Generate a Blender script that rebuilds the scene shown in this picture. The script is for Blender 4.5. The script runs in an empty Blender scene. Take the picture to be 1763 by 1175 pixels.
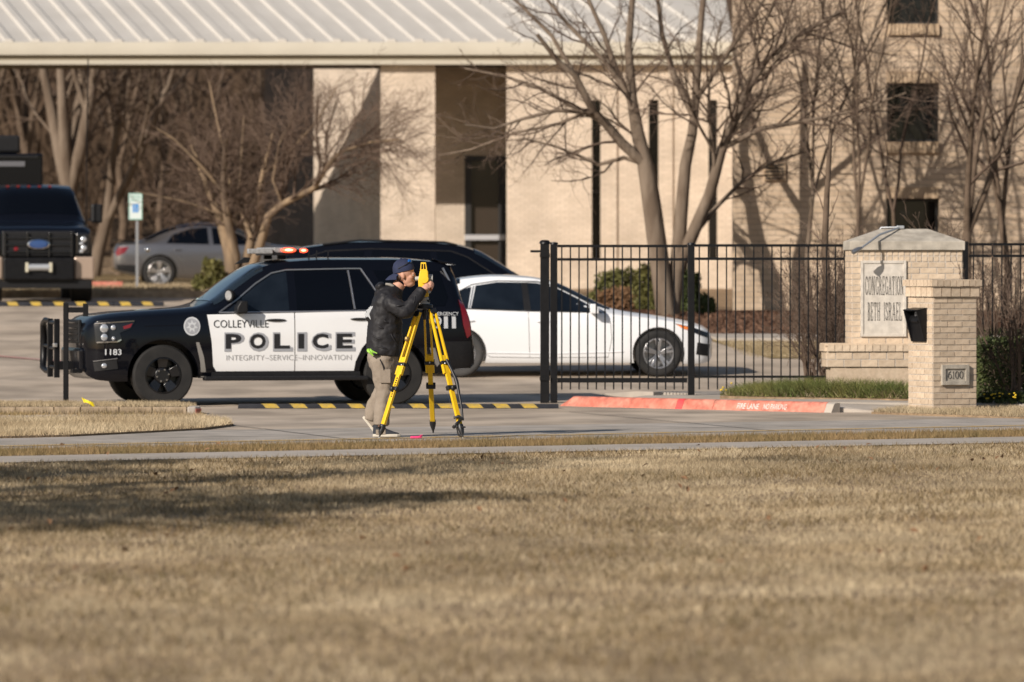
import bpy, bmesh, math, random
import numpy as np
from mathutils import Vector, Matrix
R = math.radians
scene = bpy.context.scene
col = scene.collection

# ---------------------------------------------------------------- camera, sky, sun, exposure
F, CX, HY, CH = 9796.0, 881.5, 457.0, 1.77     # focal length in photo pixels, principal column, horizon row, eye height
cam = bpy.data.cameras.new('camera'); camo = bpy.data.objects.new('camera', cam); col.objects.link(camo)
camo.location = (0, 0, CH); camo.rotation_euler = (R(90), 0, 0)
cam.sensor_width = 36; cam.lens = F / 1763 * 36; cam.shift_y = -(587.5 - HY) / 1763
cam.clip_end = 5000; cam.clip_start = 1
cam.dof.use_dof = True; cam.dof.focus_distance = 58.4; cam.dof.aperture_fstop = 3.0
scene.camera = camo
SUN_AZ, SUN_EL = R(50), R(28)                   # light travels to the right and away from the camera
w = bpy.data.worlds.new('World'); scene.world = w; w.use_nodes = True
nt = w.node_tree; bg = nt.nodes['Background']
sky = nt.nodes.new('ShaderNodeTexSky'); sky.sky_type = 'NISHITA'; sky.sun_disc = False
sky.sun_elevation = SUN_EL
to_sun = Vector((-math.cos(SUN_AZ) * math.cos(SUN_EL), -math.sin(SUN_AZ) * math.cos(SUN_EL), math.sin(SUN_EL)))
sky.sun_rotation = math.atan2(to_sun.x, to_sun.y)
nt.links.new(sky.outputs[0], bg.inputs[0]); bg.inputs[1].default_value = 0.065
sl = bpy.data.lights.new('sun', 'SUN'); slo = bpy.data.objects.new('sun', sl); col.objects.link(slo)
sl.energy = 4.8; sl.angle = R(0.53); sl.color = (1.0, 0.905, 0.805)
slo.rotation_euler = to_sun.to_track_quat('Z', 'Y').to_euler()
vs = scene.view_settings; vs.view_transform = 'Standard'; vs.look = 'None'; vs.exposure = 0.16; vs.gamma = 1
scene.cycles.use_denoising = True

# ---------------------------------------------------------------- helpers
GY = [-80, 71, 75, 81, 90, 100, 106, 116, 126, 140, 160, 185, 230, 300, 4000]
GZ = [0, 0, .03, .165, .50, .88, 1.06, 1.17, 1.24, 1.35, 1.6, 5.0, 15, 24, 24]
def gz(y): return float(np.interp(y, GY, GZ))
def P(px, py, D): return Vector(((px - CX) / F * D, D, CH + (HY - py) / F * D))
def X(px, D): return (px - CX) / F * D
def Z(py, D): return CH + (HY - py) / F * D
def G(px, py, dz=0.0):                           # ground point seen at a photo pixel
    lo, hi = 5.0, 400.0
    for _ in range(60):
        m = (lo + hi) / 2
        if HY + (CH - gz(m) - dz) / m * F > py: lo = m
        else: hi = m
    return Vector(((px - CX) / F * lo, lo, gz(lo) + dz))

class MB:
    def __init__(s): s.v = []; s.f = []
    def add(s, v, f):
        n = len(s.v); s.v += [tuple(p) for p in v]; s.f += [tuple(i + n for i in q) for q in f]; return s
    def box(s, c, d, rz=0, M=None):
        x, y, z = d[0] / 2, d[1] / 2, d[2] / 2
        v = [Vector((a * x, b * y, e * z)) for e in (-1, 1) for b in (-1, 1) for a in (-1, 1)]
        m = M if M is not None else Matrix.Rotation(rz, 3, 'Z')
        v = [m @ p + Vector(c) for p in v]
        return s.add(v, [(0, 2, 3, 1), (4, 5, 7, 6), (0, 1, 5, 4), (2, 6, 7, 3), (0, 4, 6, 2), (1, 3, 7, 5)])
    def bar(s, a, b, wx, wy, up=(0, 0, 1)):
        a, b = Vector(a), Vector(b); d = b - a; L = d.length; d.normalize(); u = Vector(up)
        if abs(d.dot(u)) > .98: u = Vector((0, 1, 0))
        x = d.cross(u).normalized(); y = x.cross(d)
        M = Matrix((x, y, d)).transposed()
        return s.box((a + b) / 2, (wx, wy, L), M=M)
    def tube(s, pts, rad, n=6, cap=True, flat=1.0):
        pts = [Vector(p) for p in pts]; k = len(pts)
        if not hasattr(rad, '__len__'): rad = [rad] * k
        rings = []; prev = None
        for i in range(k):
            d = (pts[min(i + 1, k - 1)] - pts[max(i - 1, 0)])
            if d.length < 1e-9: d = Vector((0, 0, 1))
            d.normalize()
            if prev is None:
                u = Vector((0, 1, 0)) if abs(d.y) < .9 else Vector((1, 0, 0))
            else: u = prev
            a = (u - d * u.dot(d)).normalized(); b = d.cross(a); prev = a
            rings.append([pts[i] + (a * math.cos(2 * math.pi * j / n) * flat + b * math.sin(2 * math.pi * j / n)) * rad[i] for j in range(n)])
        v = [p for r in rings for p in r]; f = []
        for i in range(k - 1):
            for j in range(n):
                j2 = (j + 1) % n
                f.append((i * n + j, i * n + j2, (i + 1) * n + j2, (i + 1) * n + j))
        if cap: f.append(tuple(range(n - 1, -1, -1))); f.append(tuple((k - 1) * n + j for j in range(n)))
        return s.add(v, f)
    def lathe(s, prof, n=24, c=(0, 0, 0), axis='Z', a0=0, a1=None):
        full = a1 is None; a1 = 2 * math.pi if full else a1; m = n if full else n + 1
        v = []; f = []; k = len(prof)
        for i in range(m):
            a = a0 + (a1 - a0) * i / n; ca, sa = math.cos(a), math.sin(a)
            for r, h in prof:
                p = (r * ca, r * sa, h) if axis == 'Z' else ((r * ca, h, r * sa) if axis == 'Y' else (h, r * ca, r * sa))
                v.append((p[0] + c[0], p[1] + c[1], p[2] + c[2]))
        for i in range(n):
            i2 = (i + 1) % m
            for j in range(k - 1): f.append((i * k + j, i2 * k + j, i2 * k + j + 1, i * k + j + 1))
        return s.add(v, f)
    def prism(s, poly, d0, d1, axis='Y'):        # polygon in the two other axes, extruded along axis
        n = len(poly)
        def q(p, d): return {'Y': (p[0], d, p[1]), 'Z': (p[0], p[1], d), 'X': (d, p[0], p[1])}[axis]
        v = [q(p, d0) for p in poly] + [q(p, d1) for p in poly]
        f = [tuple(range(n)), tuple(range(2 * n - 1, n - 1, -1))] + [(i, n + i, n + (i + 1) % n, (i + 1) % n) for i in range(n)]
        return s.add(v, f)
    def ell(s, c, r, n=12, m=8, M=None):
        v = []; f = []
        for i in range(m + 1):
            t = math.pi * i / m
            for j in range(n):
                a = 2 * math.pi * j / n
                p = Vector((r[0] * math.sin(t) * math.cos(a), r[1] * math.sin(t) * math.sin(a), r[2] * math.cos(t)))
                if M is not None: p = M @ p
                v.append(p + Vector(c))
        for i in range(m):
            for j in range(n): f.append((i * n + j, (i + 1) * n + j, (i + 1) * n + (j + 1) % n, i * n + (j + 1) % n))
        return s.add(v, f)
    def mesh(s, name='mesh'):
        m = bpy.data.meshes.new(name); m.from_pydata(s.v, [], s.f); m.update()
        b = bmesh.new(); b.from_mesh(m); bmesh.ops.recalc_face_normals(b, faces=b.faces); b.to_mesh(m); b.free()
        return m
    def obj(s, name, mat, parent=None, smooth=None, bevel=0):
        return mkobj(name, s.mesh(name), mat, parent, smooth, bevel)

def mkobj(name, me, mat, parent=None, smooth=None, bevel=0):
    o = bpy.data.objects.new(name, me); col.objects.link(o); o.parent = parent
    for m in (mat if isinstance(mat, (list, tuple)) else [mat]): me.materials.append(m)
    if smooth:
        me.polygons.foreach_set('use_smooth', [True] * len(me.polygons)); me.set_sharp_from_angle(angle=R(smooth))
    if bevel:
        b = o.modifiers.new('bevel', 'BEVEL'); b.width = bevel; b.segments = 2; b.limit_method = 'ANGLE'; b.angle_limit = R(35)
    return o
def thing(name, label, cat, loc=(0, 0, 0), rz=0, group=None):
    o = bpy.data.objects.new(name, None); col.objects.link(o); o.location = loc; o.rotation_euler = (0, 0, rz)
    o.empty_display_size = .1
    return tag(o, label, cat, group)
def tag(o, label, cat, group=None, kind=None):
    o['label'] = label; o['category'] = cat
    if group: o['group'] = group
    if kind: o['kind'] = kind
    return o
def struct(o): o['kind'] = 'structure'; return o
def stuff(o): o['kind'] = 'stuff'; return o
def evaluated(o):                                 # the mesh with its modifiers applied
    bpy.context.view_layer.update()
    me = bpy.data.meshes.new_from_object(o.evaluated_get(bpy.context.evaluated_depsgraph_get()))
    return me

# ---------------------------------------------------------------- materials
def mat(name, c, c2=None, scale=4.0, rough=.7, metal=0.0, bump=0.0, bscale=None, coat=0.0, spec=.5, stretch=None, rnd=0.0,
        emit=None, estr=0, detail=5, isl=0.0, attr=None, ramp=(.35, .65), spot=None):
    m = bpy.data.materials.new(name); m.use_nodes = True; t = m.node_tree; b = t.nodes['Principled BSDF']; L = t.links.new
    N = t.nodes.new
    b.inputs['Roughness'].default_value = rough; b.inputs['Metallic'].default_value = metal
    b.inputs['Specular IOR Level'].default_value = spec
    if coat: b.inputs['Coat Weight'].default_value = coat; b.inputs['Coat Roughness'].default_value = .04
    b.inputs['Base Color'].default_value = (*c, 1)
    src = None
    if c2 is not None or bump:
        tc = N('ShaderNodeTexCoord'); mp = N('ShaderNodeMapping'); L(tc.outputs['Object'], mp.inputs[0])
        if stretch: mp.inputs['Scale'].default_value = stretch
    if c2 is not None:
        n = N('ShaderNodeTexNoise'); n.inputs['Scale'].default_value = scale; n.inputs['Detail'].default_value = detail
        L(mp.outputs[0], n.inputs['Vector'])
        r = N('ShaderNodeValToRGB'); r.color_ramp.elements[0].color = (*c, 1); r.color_ramp.elements[1].color = (*c2, 1)
        r.color_ramp.elements[0].position, r.color_ramp.elements[1].position = ramp
        L(n.outputs[0], r.inputs[0]); src = r.outputs[0]
    if spot:                                       # a second, finer noise that multiplies (grime, stains)
        n2 = N('ShaderNodeTexNoise'); n2.inputs['Scale'].default_value = spot[0]; n2.inputs['Detail'].default_value = 8
        L(mp.outputs[0], n2.inputs['Vector'])
        mr = N('ShaderNodeMapRange'); mr.inputs[1].default_value = .35; mr.inputs[2].default_value = .65
        mr.inputs[3].default_value = 1 - spot[1]; mr.inputs[4].default_value = 1 + spot[1] * .5
        L(n2.outputs[0], mr.inputs[0])
        mx = N('ShaderNodeMix'); mx.data_type = 'RGBA'; mx.blend_type = 'MULTIPLY'; mx.inputs[0].default_value = 1
        L(src, mx.inputs[6]); L(mr.outputs[0], mx.inputs[7]); src = mx.outputs[2]
    if rnd or isl or attr:
        mr = N('ShaderNodeMapRange')
        if attr: a = N('ShaderNodeAttribute'); a.attribute_name = attr; o = a.outputs['Fac']; k = 1
        elif isl: a = N('ShaderNodeNewGeometry'); o = a.outputs['Random Per Island']; k = isl
        else: a = N('ShaderNodeObjectInfo'); o = a.outputs['Random']; k = rnd
        if attr:
            mr.inputs[3].default_value = 0; mr.inputs[4].default_value = 2
        else:
            mr.inputs[3].default_value = 1 - k; mr.inputs[4].default_value = 1 + k
        L(o, mr.inputs[0])
        mx = N('ShaderNodeMix'); mx.data_type = 'RGBA'; mx.blend_type = 'MULTIPLY'; mx.inputs[0].default_value = 1
        if src is None: mx.inputs[6].default_value = (*c, 1)
        else: L(src, mx.inputs[6])
        L(mr.outputs[0], mx.inputs[7]); src = mx.outputs[2]
    if src is not None: L(src, b.inputs['Base Color'])
    if bump:
        n = N('ShaderNodeTexNoise'); n.inputs['Scale'].default_value = bscale or scale * 4; n.inputs['Detail'].default_value = 6
        L(mp.outputs[0], n.inputs['Vector'])
        bp = N('ShaderNodeBump'); bp.inputs['Strength'].default_value = 1; bp.inputs['Distance'].default_value = bump
        L(n.outputs[0], bp.inputs['Height']); L(bp.outputs[0], b.inputs['Normal'])
    if emit:
        b.inputs['Emission Color'].default_value = (*emit, 1); b.inputs['Emission Strength'].default_value = estr
    return m
def brickmat(name, c1, c2, mortar, wb=.2, hb=.068, bump=.006):
    m = bpy.data.materials.new(name); m.use_nodes = True; t = m.node_tree; b = t.nodes['Principled BSDF']; L = t.links.new; N = t.nodes.new
    b.inputs['Roughness'].default_value = .9; b.inputs['Specular IOR Level'].default_value = .2
    tc = N('ShaderNodeTexCoord'); sx = N('ShaderNodeSeparateXYZ'); cb = N('ShaderNodeCombineXYZ'); L(tc.outputs['Object'], sx.inputs[0])
    ad = N('ShaderNodeMath'); ad.operation = 'ADD'; L(sx.outputs[0], ad.inputs[0]); L(sx.outputs[1], ad.inputs[1])
    L(ad.outputs[0], cb.inputs[0]); L(sx.outputs[2], cb.inputs[1])
    br = N('ShaderNodeTexBrick'); L(cb.outputs[0], br.inputs['Vector'])
    br.inputs['Color1'].default_value = (*c1, 1); br.inputs['Color2'].default_value = (*c2, 1); br.inputs['Mortar'].default_value = (*mortar, 1)
    br.inputs['Scale'].default_value = 1; br.inputs['Mortar Size'].default_value = .006
    br.inputs['Brick Width'].default_value = wb; br.inputs['Row Height'].default_value = hb; br.inputs['Mortar Smooth'].default_value = .1
    n = N('ShaderNodeTexNoise'); n.inputs['Scale'].default_value = 1.3; n.inputs['Detail'].default_value = 8; L(tc.outputs['Object'], n.inputs['Vector'])
    mr = N('ShaderNodeMapRange'); mr.inputs[1].default_value = .3; mr.inputs[2].default_value = .7; mr.inputs[3].default_value = .84; mr.inputs[4].default_value = 1.1
    L(n.outputs[0], mr.inputs[0])
    mx = N('ShaderNodeMix'); mx.data_type = 'RGBA'; mx.blend_type = 'MULTIPLY'; mx.inputs[0].default_value = 1
    L(br.outputs[0], mx.inputs[6]); L(mr.outputs[0], mx.inputs[7]); L(mx.outputs[2], b.inputs['Base Color'])
    bp = N('ShaderNodeBump'); bp.invert = True; bp.inputs['Distance'].default_value = bump; L(br.outputs['Fac'], bp.inputs['Height']); L(bp.outputs[0], b.inputs['Normal'])
    return m

M = {}
M['soil'] = mat('dead_turf_soil', (.22, .155, .095), (.31, .225, .145), 1.2, .95, bump=.02, bscale=30, spec=.1, spot=(9, .25))
M['soil2'] = mat('leaf_litter', (.06, .042, .028), (.11, .075, .048), .5, .95, spec=.1, spot=(3, .3))  # canopy shade is put into this dark litter colour
M['lot'] = mat('lot_concrete', (.41, .335, .255), (.48, .40, .315), .35, .85, bump=.002, bscale=60, spec=.3, spot=(1.1, .30), stretch=(1, .6, 1))
M['street'] = mat('street_concrete', (.375, .335, .285), (.44, .395, .345), .5, .8, bump=.002, bscale=70, spec=.35, spot=(2.2, .22))
M['walk'] = mat('walk_concrete', (.39, .345, .29), (.45, .40, .345), .8, .85, bump=.002, bscale=60, spec=.3, spot=(3, .12))
M['kerb'] = mat('kerb_concrete', (.33, .25, .165), (.42, .33, .23), 2, .9, bump=.003, bscale=50, spot=(7, .25))
M['redpaint'] = mat('worn_red_paint', (.56, .155, .105), (.62, .25, .18), 5, .75, spot=(14, .28), bump=.002, bscale=60)
M['redpaint2'] = mat('fresh_red_paint', (.62, .05, .06), (.60, .09, .08), 5, .7)
M['joint'] = mat('joint_dark', (.09, .08, .07), rough=.9)
M['whitepaint'] = mat('white_stencil_paint', (.72, .66, .62), (.6, .5, .45), 18, .8)
M['yline'] = mat('faded_yellow_line', (.52, .33, .10), (.45, .38, .27), 6, .85)
M['rubber'] = mat('speed_bump_rubber', (.018, .018, .021), (.03, .03, .034), 8, .7)
M['ypaint'] = mat('yellow_road_paint', (.62, .40, .04), (.40, .29, .09), 14, .75)
M['grass'] = mat('straw_grass', (.49, .40, .265), (.35, .27, .165), .8, .9, spec=.12, attr='shade', spot=(3.0, .22))
M['grassgreen'] = mat('green_liriope', (.062, .086, .024), (.13, .125, .04), 2.5, .75, spec=.2, attr='shade')
M['strip'] = mat('strip_grass', (.24, .165, .085), (.14, .11, .052), 1.6, .9, spec=.1, attr='shade')
M['mulch'] = mat('bark_mulch', (.075, .036, .021), (.13, .068, .042), 8, .95, bump=.04, bscale=25, spec=.1, spot=(20, .35))
M['brick'] = mat('cream_brick_unit', (.51, .40, .29), (.58, .47, .35), 7, .9, bump=.002, bscale=60, spec=.2, rnd=.13, spot=(25, .1))
M['mortar'] = mat('mortar', (.47, .43, .38), (.54, .50, .45), 12, .95, bump=.002, bscale=80, spec=.1)
M['stone'] = mat('cast_stone', (.55, .505, .44), (.61, .565, .50), 5, .9, bump=.002, bscale=60, spot=(12, .14))
M['capstone'] = mat('weathered_cast_stone', (.36, .325, .27), (.45, .41, .345), 4, .9, bump=.003, bscale=60, spot=(9, .22))
M['ink'] = mat('engraved_black_paint', (.075, .07, .065), rough=.8)
M['iron'] = mat('black_iron', (.005, .005, .006), (.008, .008, .009), 12, .4, spec=.25)
M['galv'] = mat('galvanised_conduit', (.50, .52, .54), rough=.45, metal=.6)
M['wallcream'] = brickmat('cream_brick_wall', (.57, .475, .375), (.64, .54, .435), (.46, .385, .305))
M['wallshade'] = brickmat('shade_brown_brick', (.22, .15, .10), (.27, .19, .13), (.2, .15, .11))  # brown of ground-bounced light in shade put into the brick colour
M['walltan'] = brickmat('tan_brick_wall', (.50, .38, .265), (.59, .46, .335), (.39, .32, .245), .3, .1)
M['tanbrick'] = mat('tan_soldier_brick', (.46, .33, .21), (.52, .39, .26), 9, .9, rnd=.1)
M['roofmetal'] = mat('pale_metal_roof', (.52, .49, .44), (.57, .54, .49), .6, .5, spec=.3)
M['fascia'] = mat('cream_fascia', (.43, .395, .32), (.47, .435, .355), 1, .6)
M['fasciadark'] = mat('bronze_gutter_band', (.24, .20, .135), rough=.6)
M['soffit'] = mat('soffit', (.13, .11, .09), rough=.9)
M['darkglass'] = mat('dark_window_glass', (.008, .008, .009), rough=.06, spec=.5)
M['frame'] = mat('dark_bronze_frame', (.022, .021, .02), rough=.5)
M['aluminium'] = mat('aluminium_bar', (.62, .62, .64), rough=.4, metal=.5)
M['bark'] = mat('grey_brown_bark', (.125, .093, .068), (.21, .165, .125), 5, .95, bump=.02, bscale=14, stretch=(1, 1, .25), spec=.1)
M['barkpale'] = mat('pale_peeling_bark', (.30, .215, .135), (.13, .095, .068), 3, .9, bump=.01, bscale=14, stretch=(1.6, 1.6, .3), spec=.15)
M['barkdark'] = mat('dark_bark', (.10, .073, .052), (.15, .11, .08), 5, .95, bump=.01, bscale=14, spec=.1)
M['twig'] = mat('twig_bark', (.085, .06, .046), (.135, .098, .074), 2, .95, spec=.1)
M['twigred'] = mat('reddish_twig_bark', (.105, .072, .054), (.155, .11, .083), 2, .95, spec=.1)
M['brush'] = mat('woodland_brush', (.055, .037, .026), (.095, .066, .045), .4, .95, spec=.05, isl=.35)  # base colour darkened to carry the shading under the canopy
M['leafdk'] = mat('evergreen_leaf', (.045, .062, .02), (.08, .095, .03), 2, .6, spec=.3, isl=.4)
M['leafol'] = mat('olive_leaf', (.10, .10, .03), (.16, .14, .045), 1.5, .6, spec=.3, isl=.35)
M['leafdry'] = mat('dry_brown_leaf', (.16, .085, .045), (.22, .13, .07), 2, .8, spec=.2, isl=.35)
M['flower'] = mat('yellow_petal', (.75, .52, .03), rough=.7)
# vehicles
M['pblack'] = mat('black_car_paint', (.003, .0035, .006), rough=.3, coat=.6, spec=.05)
M['pwhite'] = mat('white_car_paint', (.74, .755, .77), rough=.3, coat=.8)
M['pdoor'] = mat('white_door_paint', (.76, .77, .775), (.72, .725, .73), 1.2, rough=.3, coat=.8)
M['pgrey'] = mat('metallic_grey_paint', (.20, .195, .20), rough=.3, metal=.75, coat=1.0)
M['glass'] = mat('tinted_glass', (.002, .0025, .004), rough=.03, spec=.3)
M['glassblue'] = mat('lightly_tinted_glass', (.010, .014, .020), (.004, .006, .009), 2.5, .04, spec=.55)
M['wshield'] = mat('windscreen_glass', (.012, .018, .024), rough=.03, spec=.6, coat=.6)
M['plastic'] = mat('black_plastic', (.008, .008, .009), (.012, .012, .013), 30, .5, spec=.3)
M['tyre'] = mat('tyre_rubber', (.016, .016, .016), (.026, .025, .024), 6, .75, spec=.25)
M['tyredusty'] = mat('dusty_tyre_rubber', (.05, .05, .05), (.07, .068, .066), 5, .85, spec=.25)
M['steelblk'] = mat('black_steel_wheel', (.008, .008, .009), rough=.25, spec=.6)
M['chrome'] = mat('chrome', (.72, .73, .75), rough=.12, metal=1)
M['alloy'] = mat('alloy_wheel', (.60, .59, .58), rough=.28, metal=.85)
M['alloydk'] = mat('dark_alloy_wheel', (.36, .36, .37), rough=.3, metal=.8)
M['lens'] = mat('clear_lamp_lens', (.62, .64, .67), rough=.1, spec=.8, metal=.6)
M['lensdark'] = mat('smoked_lamp_housing', (.012, .013, .016), rough=.12, spec=.5)
M['redlens'] = mat('red_tail_lens', (.17, .006, .010), rough=.12, coat=.6)
M['amber'] = mat('amber_lens', (.75, .20, .04), rough=.25)
M['redlit'] = mat('lit_red_beacon', (.8, .05, .02), rough=.3, emit=(1.0, .085, .035), estr=2.4)
M['redhot'] = mat('lit_beacon_core', (.9, .5, .3), rough=.3, emit=(1.0, .42, .22), estr=3.4)
M['greylens'] = mat('clear_lightbar_lens', (.34, .34, .34), (.22, .22, .22), 40, .3)
M['txtblack'] = mat('black_vinyl', (.012, .012, .014), rough=.5)
M['txtgrey'] = mat('grey_vinyl', (.30, .31, .335), rough=.5)
M['txtthin'] = mat('pale_grey_vinyl', (.33, .33, .33), rough=.5)
M['txtsilver'] = mat('silver_vinyl', (.50, .52, .54), rough=.4)
M['blueoval'] = mat('blue_enamel', (.03, .07, .20), rough=.25, coat=.5)
M['bronzebump'] = mat('pale_bumper_corner', (.42, .32, .25), rough=.35, metal=.3)
# surveyor and tripod
M['tripod'] = mat('yellow_tripod_paint', (.80, .50, .012), (.74, .45, .012), 9, .42, spec=.4)
M['tripoddk'] = mat('black_clamp_plastic', (.014, .014, .015), rough=.45)
M['instr'] = mat('yellow_instrument_shell', (.82, .53, .03), rough=.4, spec=.4)
M['instrgrey'] = mat('instrument_grey', (.42, .41, .38), rough=.5)
M['jacket'] = mat('black_nylon_jacket', (.011, .0105, .0125), (.016, .0155, .018), 6, .6, spec=.35, bump=.003, bscale=11)
M['pants'] = mat('taupe_trousers', (.235, .195, .155), (.28, .235, .19), 7, .9, bump=.004, bscale=26, spec=.2)
M['skin'] = mat('skin', (.52, .275, .19), (.56, .31, .22), 14, .55, spec=.35)
M['cap'] = mat('navy_cap_cloth', (.012, .018, .05), (.02, .028, .07), 12, .85)
M['bluegloss'] = mat('blue_mirror_lens', (.01, .09, .32), rough=.1, coat=.6)
M['shoe'] = mat('dark_trainer_mesh', (.022, .026, .035), rough=.8)
M['sole'] = mat('cream_sole', (.55, .51, .43), (.48, .44, .37), 20, .8)
M['lime'] = mat('lime_glove', (.26, .55, .04), (.36, .62, .12), 30, .7)
M['greycloth'] = mat('grey_hood_lining', (.30, .28, .245), rough=.9)
M['pink'] = mat('pink_marker', (.85, .06, .22), rough=.5)
M['flagy'] = mat('yellow_flag_vinyl', (.80, .62, .01), rough=.6)
M['flagpost'] = mat('galvanised_post', (.26, .27, .28), rough=.6, metal=.3)
M['signwhite'] = mat('sign_face', (.62, .70, .68), rough=.5)
M['signgreen'] = mat('sign_green', (.13, .40, .30), rough=.5)
M['signblue'] = mat('sign_blue', (.03, .25, .62), rough=.5)
# ---------------------------------------------------------------- ground sheets
def sheet(name, poly, dz, m, step=None, flat=None, skirt=0):
    """a flat sheet over the ground profile; flat=z gives a level raised slab, skirt closes its sides"""
    b = bmesh.new(); f = b.faces.new([b.verts.new((p[0], p[1], 0)) for p in poly])
    ys = [p[1] for p in poly]
    for y in GY + ([] if step is None else list(np.arange(min(ys), max(ys), step))):
        if min(ys) < y < max(ys):
            bmesh.ops.bisect_plane(b, geom=b.verts[:] + b.edges[:] + b.faces[:], plane_co=(0, y, 0), plane_no=(0, 1, 0))
    for v in b.verts: v.co.z = (gz(v.co.y) if flat is None else flat(v.co.x, v.co.y) if callable(flat) else flat) + dz
    if skirt:
        be = [e for e in b.edges if e.is_boundary]
        r = bmesh.ops.extrude_edge_only(b, edges=be)
        for v in r['geom']:
            if isinstance(v, bmesh.types.BMVert): v.co.z -= skirt
    bmesh.ops.recalc_face_normals(b, faces=b.faces)
    me = bpy.data.meshes.new(name); b.to_mesh(me); b.free()
    return mkobj(name, me, m)

# one sheet to the horizon
mb = MB(); ys = sorted(set(GY + list(range(60, 130, 4)))); xs = [-2500, -300, -60, -20, 0, 20, 60, 300, 2500]
mb.add([(x, y, gz(y)) for y in ys for x in xs], [(i * 9 + j, i * 9 + j + 1, i * 9 + 10 + j, i * 9 + 9 + j) for i in range(len(ys) - 1) for j in range(8)])
struct(mb.obj('ground', M['soil']))
def edge(y0, y1, ext=4000):                       # a straight line on the ground, seen at row y0 at the left edge and y1 at the right edge
    a, b = G(0, y0), G(1763, y1); d = (b - a).normalized()
    return a - d * 40, b + d * 40
e1, e2, e3 = edge(799, 764), edge(788, 754), edge(776, 743)
struct(sheet('sidewalk', [e1[0], e1[1], e2[1], e2[0]], .012, M['walk']))
# the street and the driveway mouth, then the car park behind the gate line
def up(p, dx, dy): return Vector((p[0] + dx, p[1] + dy, 0))
street_far = [G(0, 756), G(120, 753), G(260, 746), G(350, 741), G(395, 736)]
lot = [up(e3[0], 0, .6), up(e3[1], 0, .6), (60, 93, 0), (14, 92, 0), (5.5, 92.2, 0), (3.3, 88.5, 0), (-.5, 112, 0), (-60, 112, 0), (-60, 66, 0)]
struct(sheet('car_park', [e3[0], e3[1], Vector((60, 80, 0)), Vector((7.6, 80, 0)), Vector((5.0, 84.0, 0)), Vector((3.6, 92, 0)), Vector((.8, 100, 0)), Vector((-1, 112, 0)), Vector((-60, 112, 0)), Vector((-60, 60, 0))], .006, M['lot']))
a0, a1 = edge(776, 743); b0, b1 = G(0, 748), G(1763, 721); d = (b1 - b0).normalized()
struct(sheet('street', [a0, a1, b1 + d * 40, b0 - d * 40], .010, M['street']))
y0, y1 = edge(771.5, 735.5); y2, y3 = edge(769.6, 733.9)
struct(sheet('yellow_edge_line', [y0, y1, y3, y2], .014, M['yline']))
# joints between the concrete slabs
j = 0
for (pa, pb) in (((300, 722), (700, 771)), ((980, 711), (1340, 745)), ((0, 762), (1763, 728)), ((120, 560), (600, 600)), ((0, 590), (430, 580)), ((860, 705), (1420, 716)), ((880, 676), (1180, 668)), ((0, 640), (60, 640))):
    a, b = G(*pa), G(*pb); n = Vector((-(b - a).y, (b - a).x, 0)).normalized() * .012
    struct(sheet('slab_joint', [a - n, b - n, b + n, a + n], .0155, M['joint']))
a, b = G(-40, 612), G(110, 624); n = Vector((0, .16, 0))
struct(sheet('faded_red_line', [a - n, b - n, b + n, a + n], .016, mat('faded_red', (.44, .20, .17), (.42, .30, .26), 3, .85)))
# crossing marks under the gate
a, b = G(395, 706), G(930, 704)
def patchy(p, seed, s):                            # smooth random field, about -1 to 1
    rng = np.random.default_rng(seed); f = np.zeros(len(p))
    for k in range(9):
        a = rng.uniform(0, 6.28); w_ = s * 1.45 ** k; f += np.sin(w_ * (p[:, 0] * np.cos(a) + p[:, 1] * .4 * np.sin(a)) + rng.uniform(0, 6.28) + 1.3 * np.sin(w_ * .6 * p[:, 0] + k)) * .9 ** k
    return f / 2.6
def blades(name, pts, h, wd, m, seed, lean=.5, shade=(.7, 1.25), base=None, parent=None, field=None):
    """grass blades as one mesh: pts (n,3) roots"""
    rng = np.random.default_rng(seed); n = len(pts); h = h * rng.uniform(.45, 1.25, n)
    a = rng.uniform(0, 2 * np.pi, n); l = rng.normal(0, lean, (n, 2)) * h[:, None]
    wv = np.stack([np.cos(a), np.sin(a) * .5, np.zeros(n)], 1) * (wd * rng.uniform(.6, 1.4, n))[:, None]
    top = pts + np.stack([l[:, 0], l[:, 1], h], 1)
    v = np.empty((n, 3, 3)); v[:, 0] = pts - wv; v[:, 1] = pts + wv; v[:, 2] = top
    me = bpy.data.meshes.new(name); me.vertices.add(n * 3); me.vertices.foreach_set('co', v.reshape(-1))
    me.loops.add(n * 3); me.loops.foreach_set('vertex_index', np.arange(n * 3, dtype=np.int32))
    me.polygons.add(n); me.polygons.foreach_set('loop_start', np.arange(n, dtype=np.int32) * 3)
    me.update(calc_edges=True)
    at = me.attributes.new('shade', 'FLOAT', 'POINT')
    sh = rng.uniform(shade[0], shade[1], n) / 2
    if field is not None: sh = sh * np.clip(1 + field, .45, 1.5)
    at.data.foreach_set('value', np.repeat(sh, 3))
    return mkobj(name, me, m, parent)
def inside(pts, poly):
    x, y = pts[:, 0], pts[:, 1]; r = np.zeros(len(pts), bool); n = len(poly)
    for i in range(n):
        x0, y0 = poly[i][0], poly[i][1]; x1, y1 = poly[(i + 1) % n][0], poly[(i + 1) % n][1]
        c = ((y0 > y) != (y1 > y)); r ^= c & (x < (x1 - x0) * (y - y0) / ((y1 - y0) + 1e-12) + x0)
    return r
def scatter(poly, dens, seed, z=None):
    rng = np.random.default_rng(seed); xs = [p[0] for p in poly]; ys = [p[1] for p in poly]
    n = int((max(xs) - min(xs)) * (max(ys) - min(ys)) * dens)
    p = np.stack([rng.uniform(min(xs), max(xs), n), rng.uniform(min(ys), max(ys), n), np.zeros(n)], 1)
    p = p[inside(p, poly)]; p[:, 2] = np.interp(p[:, 1], GY, GZ) if z is None else z
    return p
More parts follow.
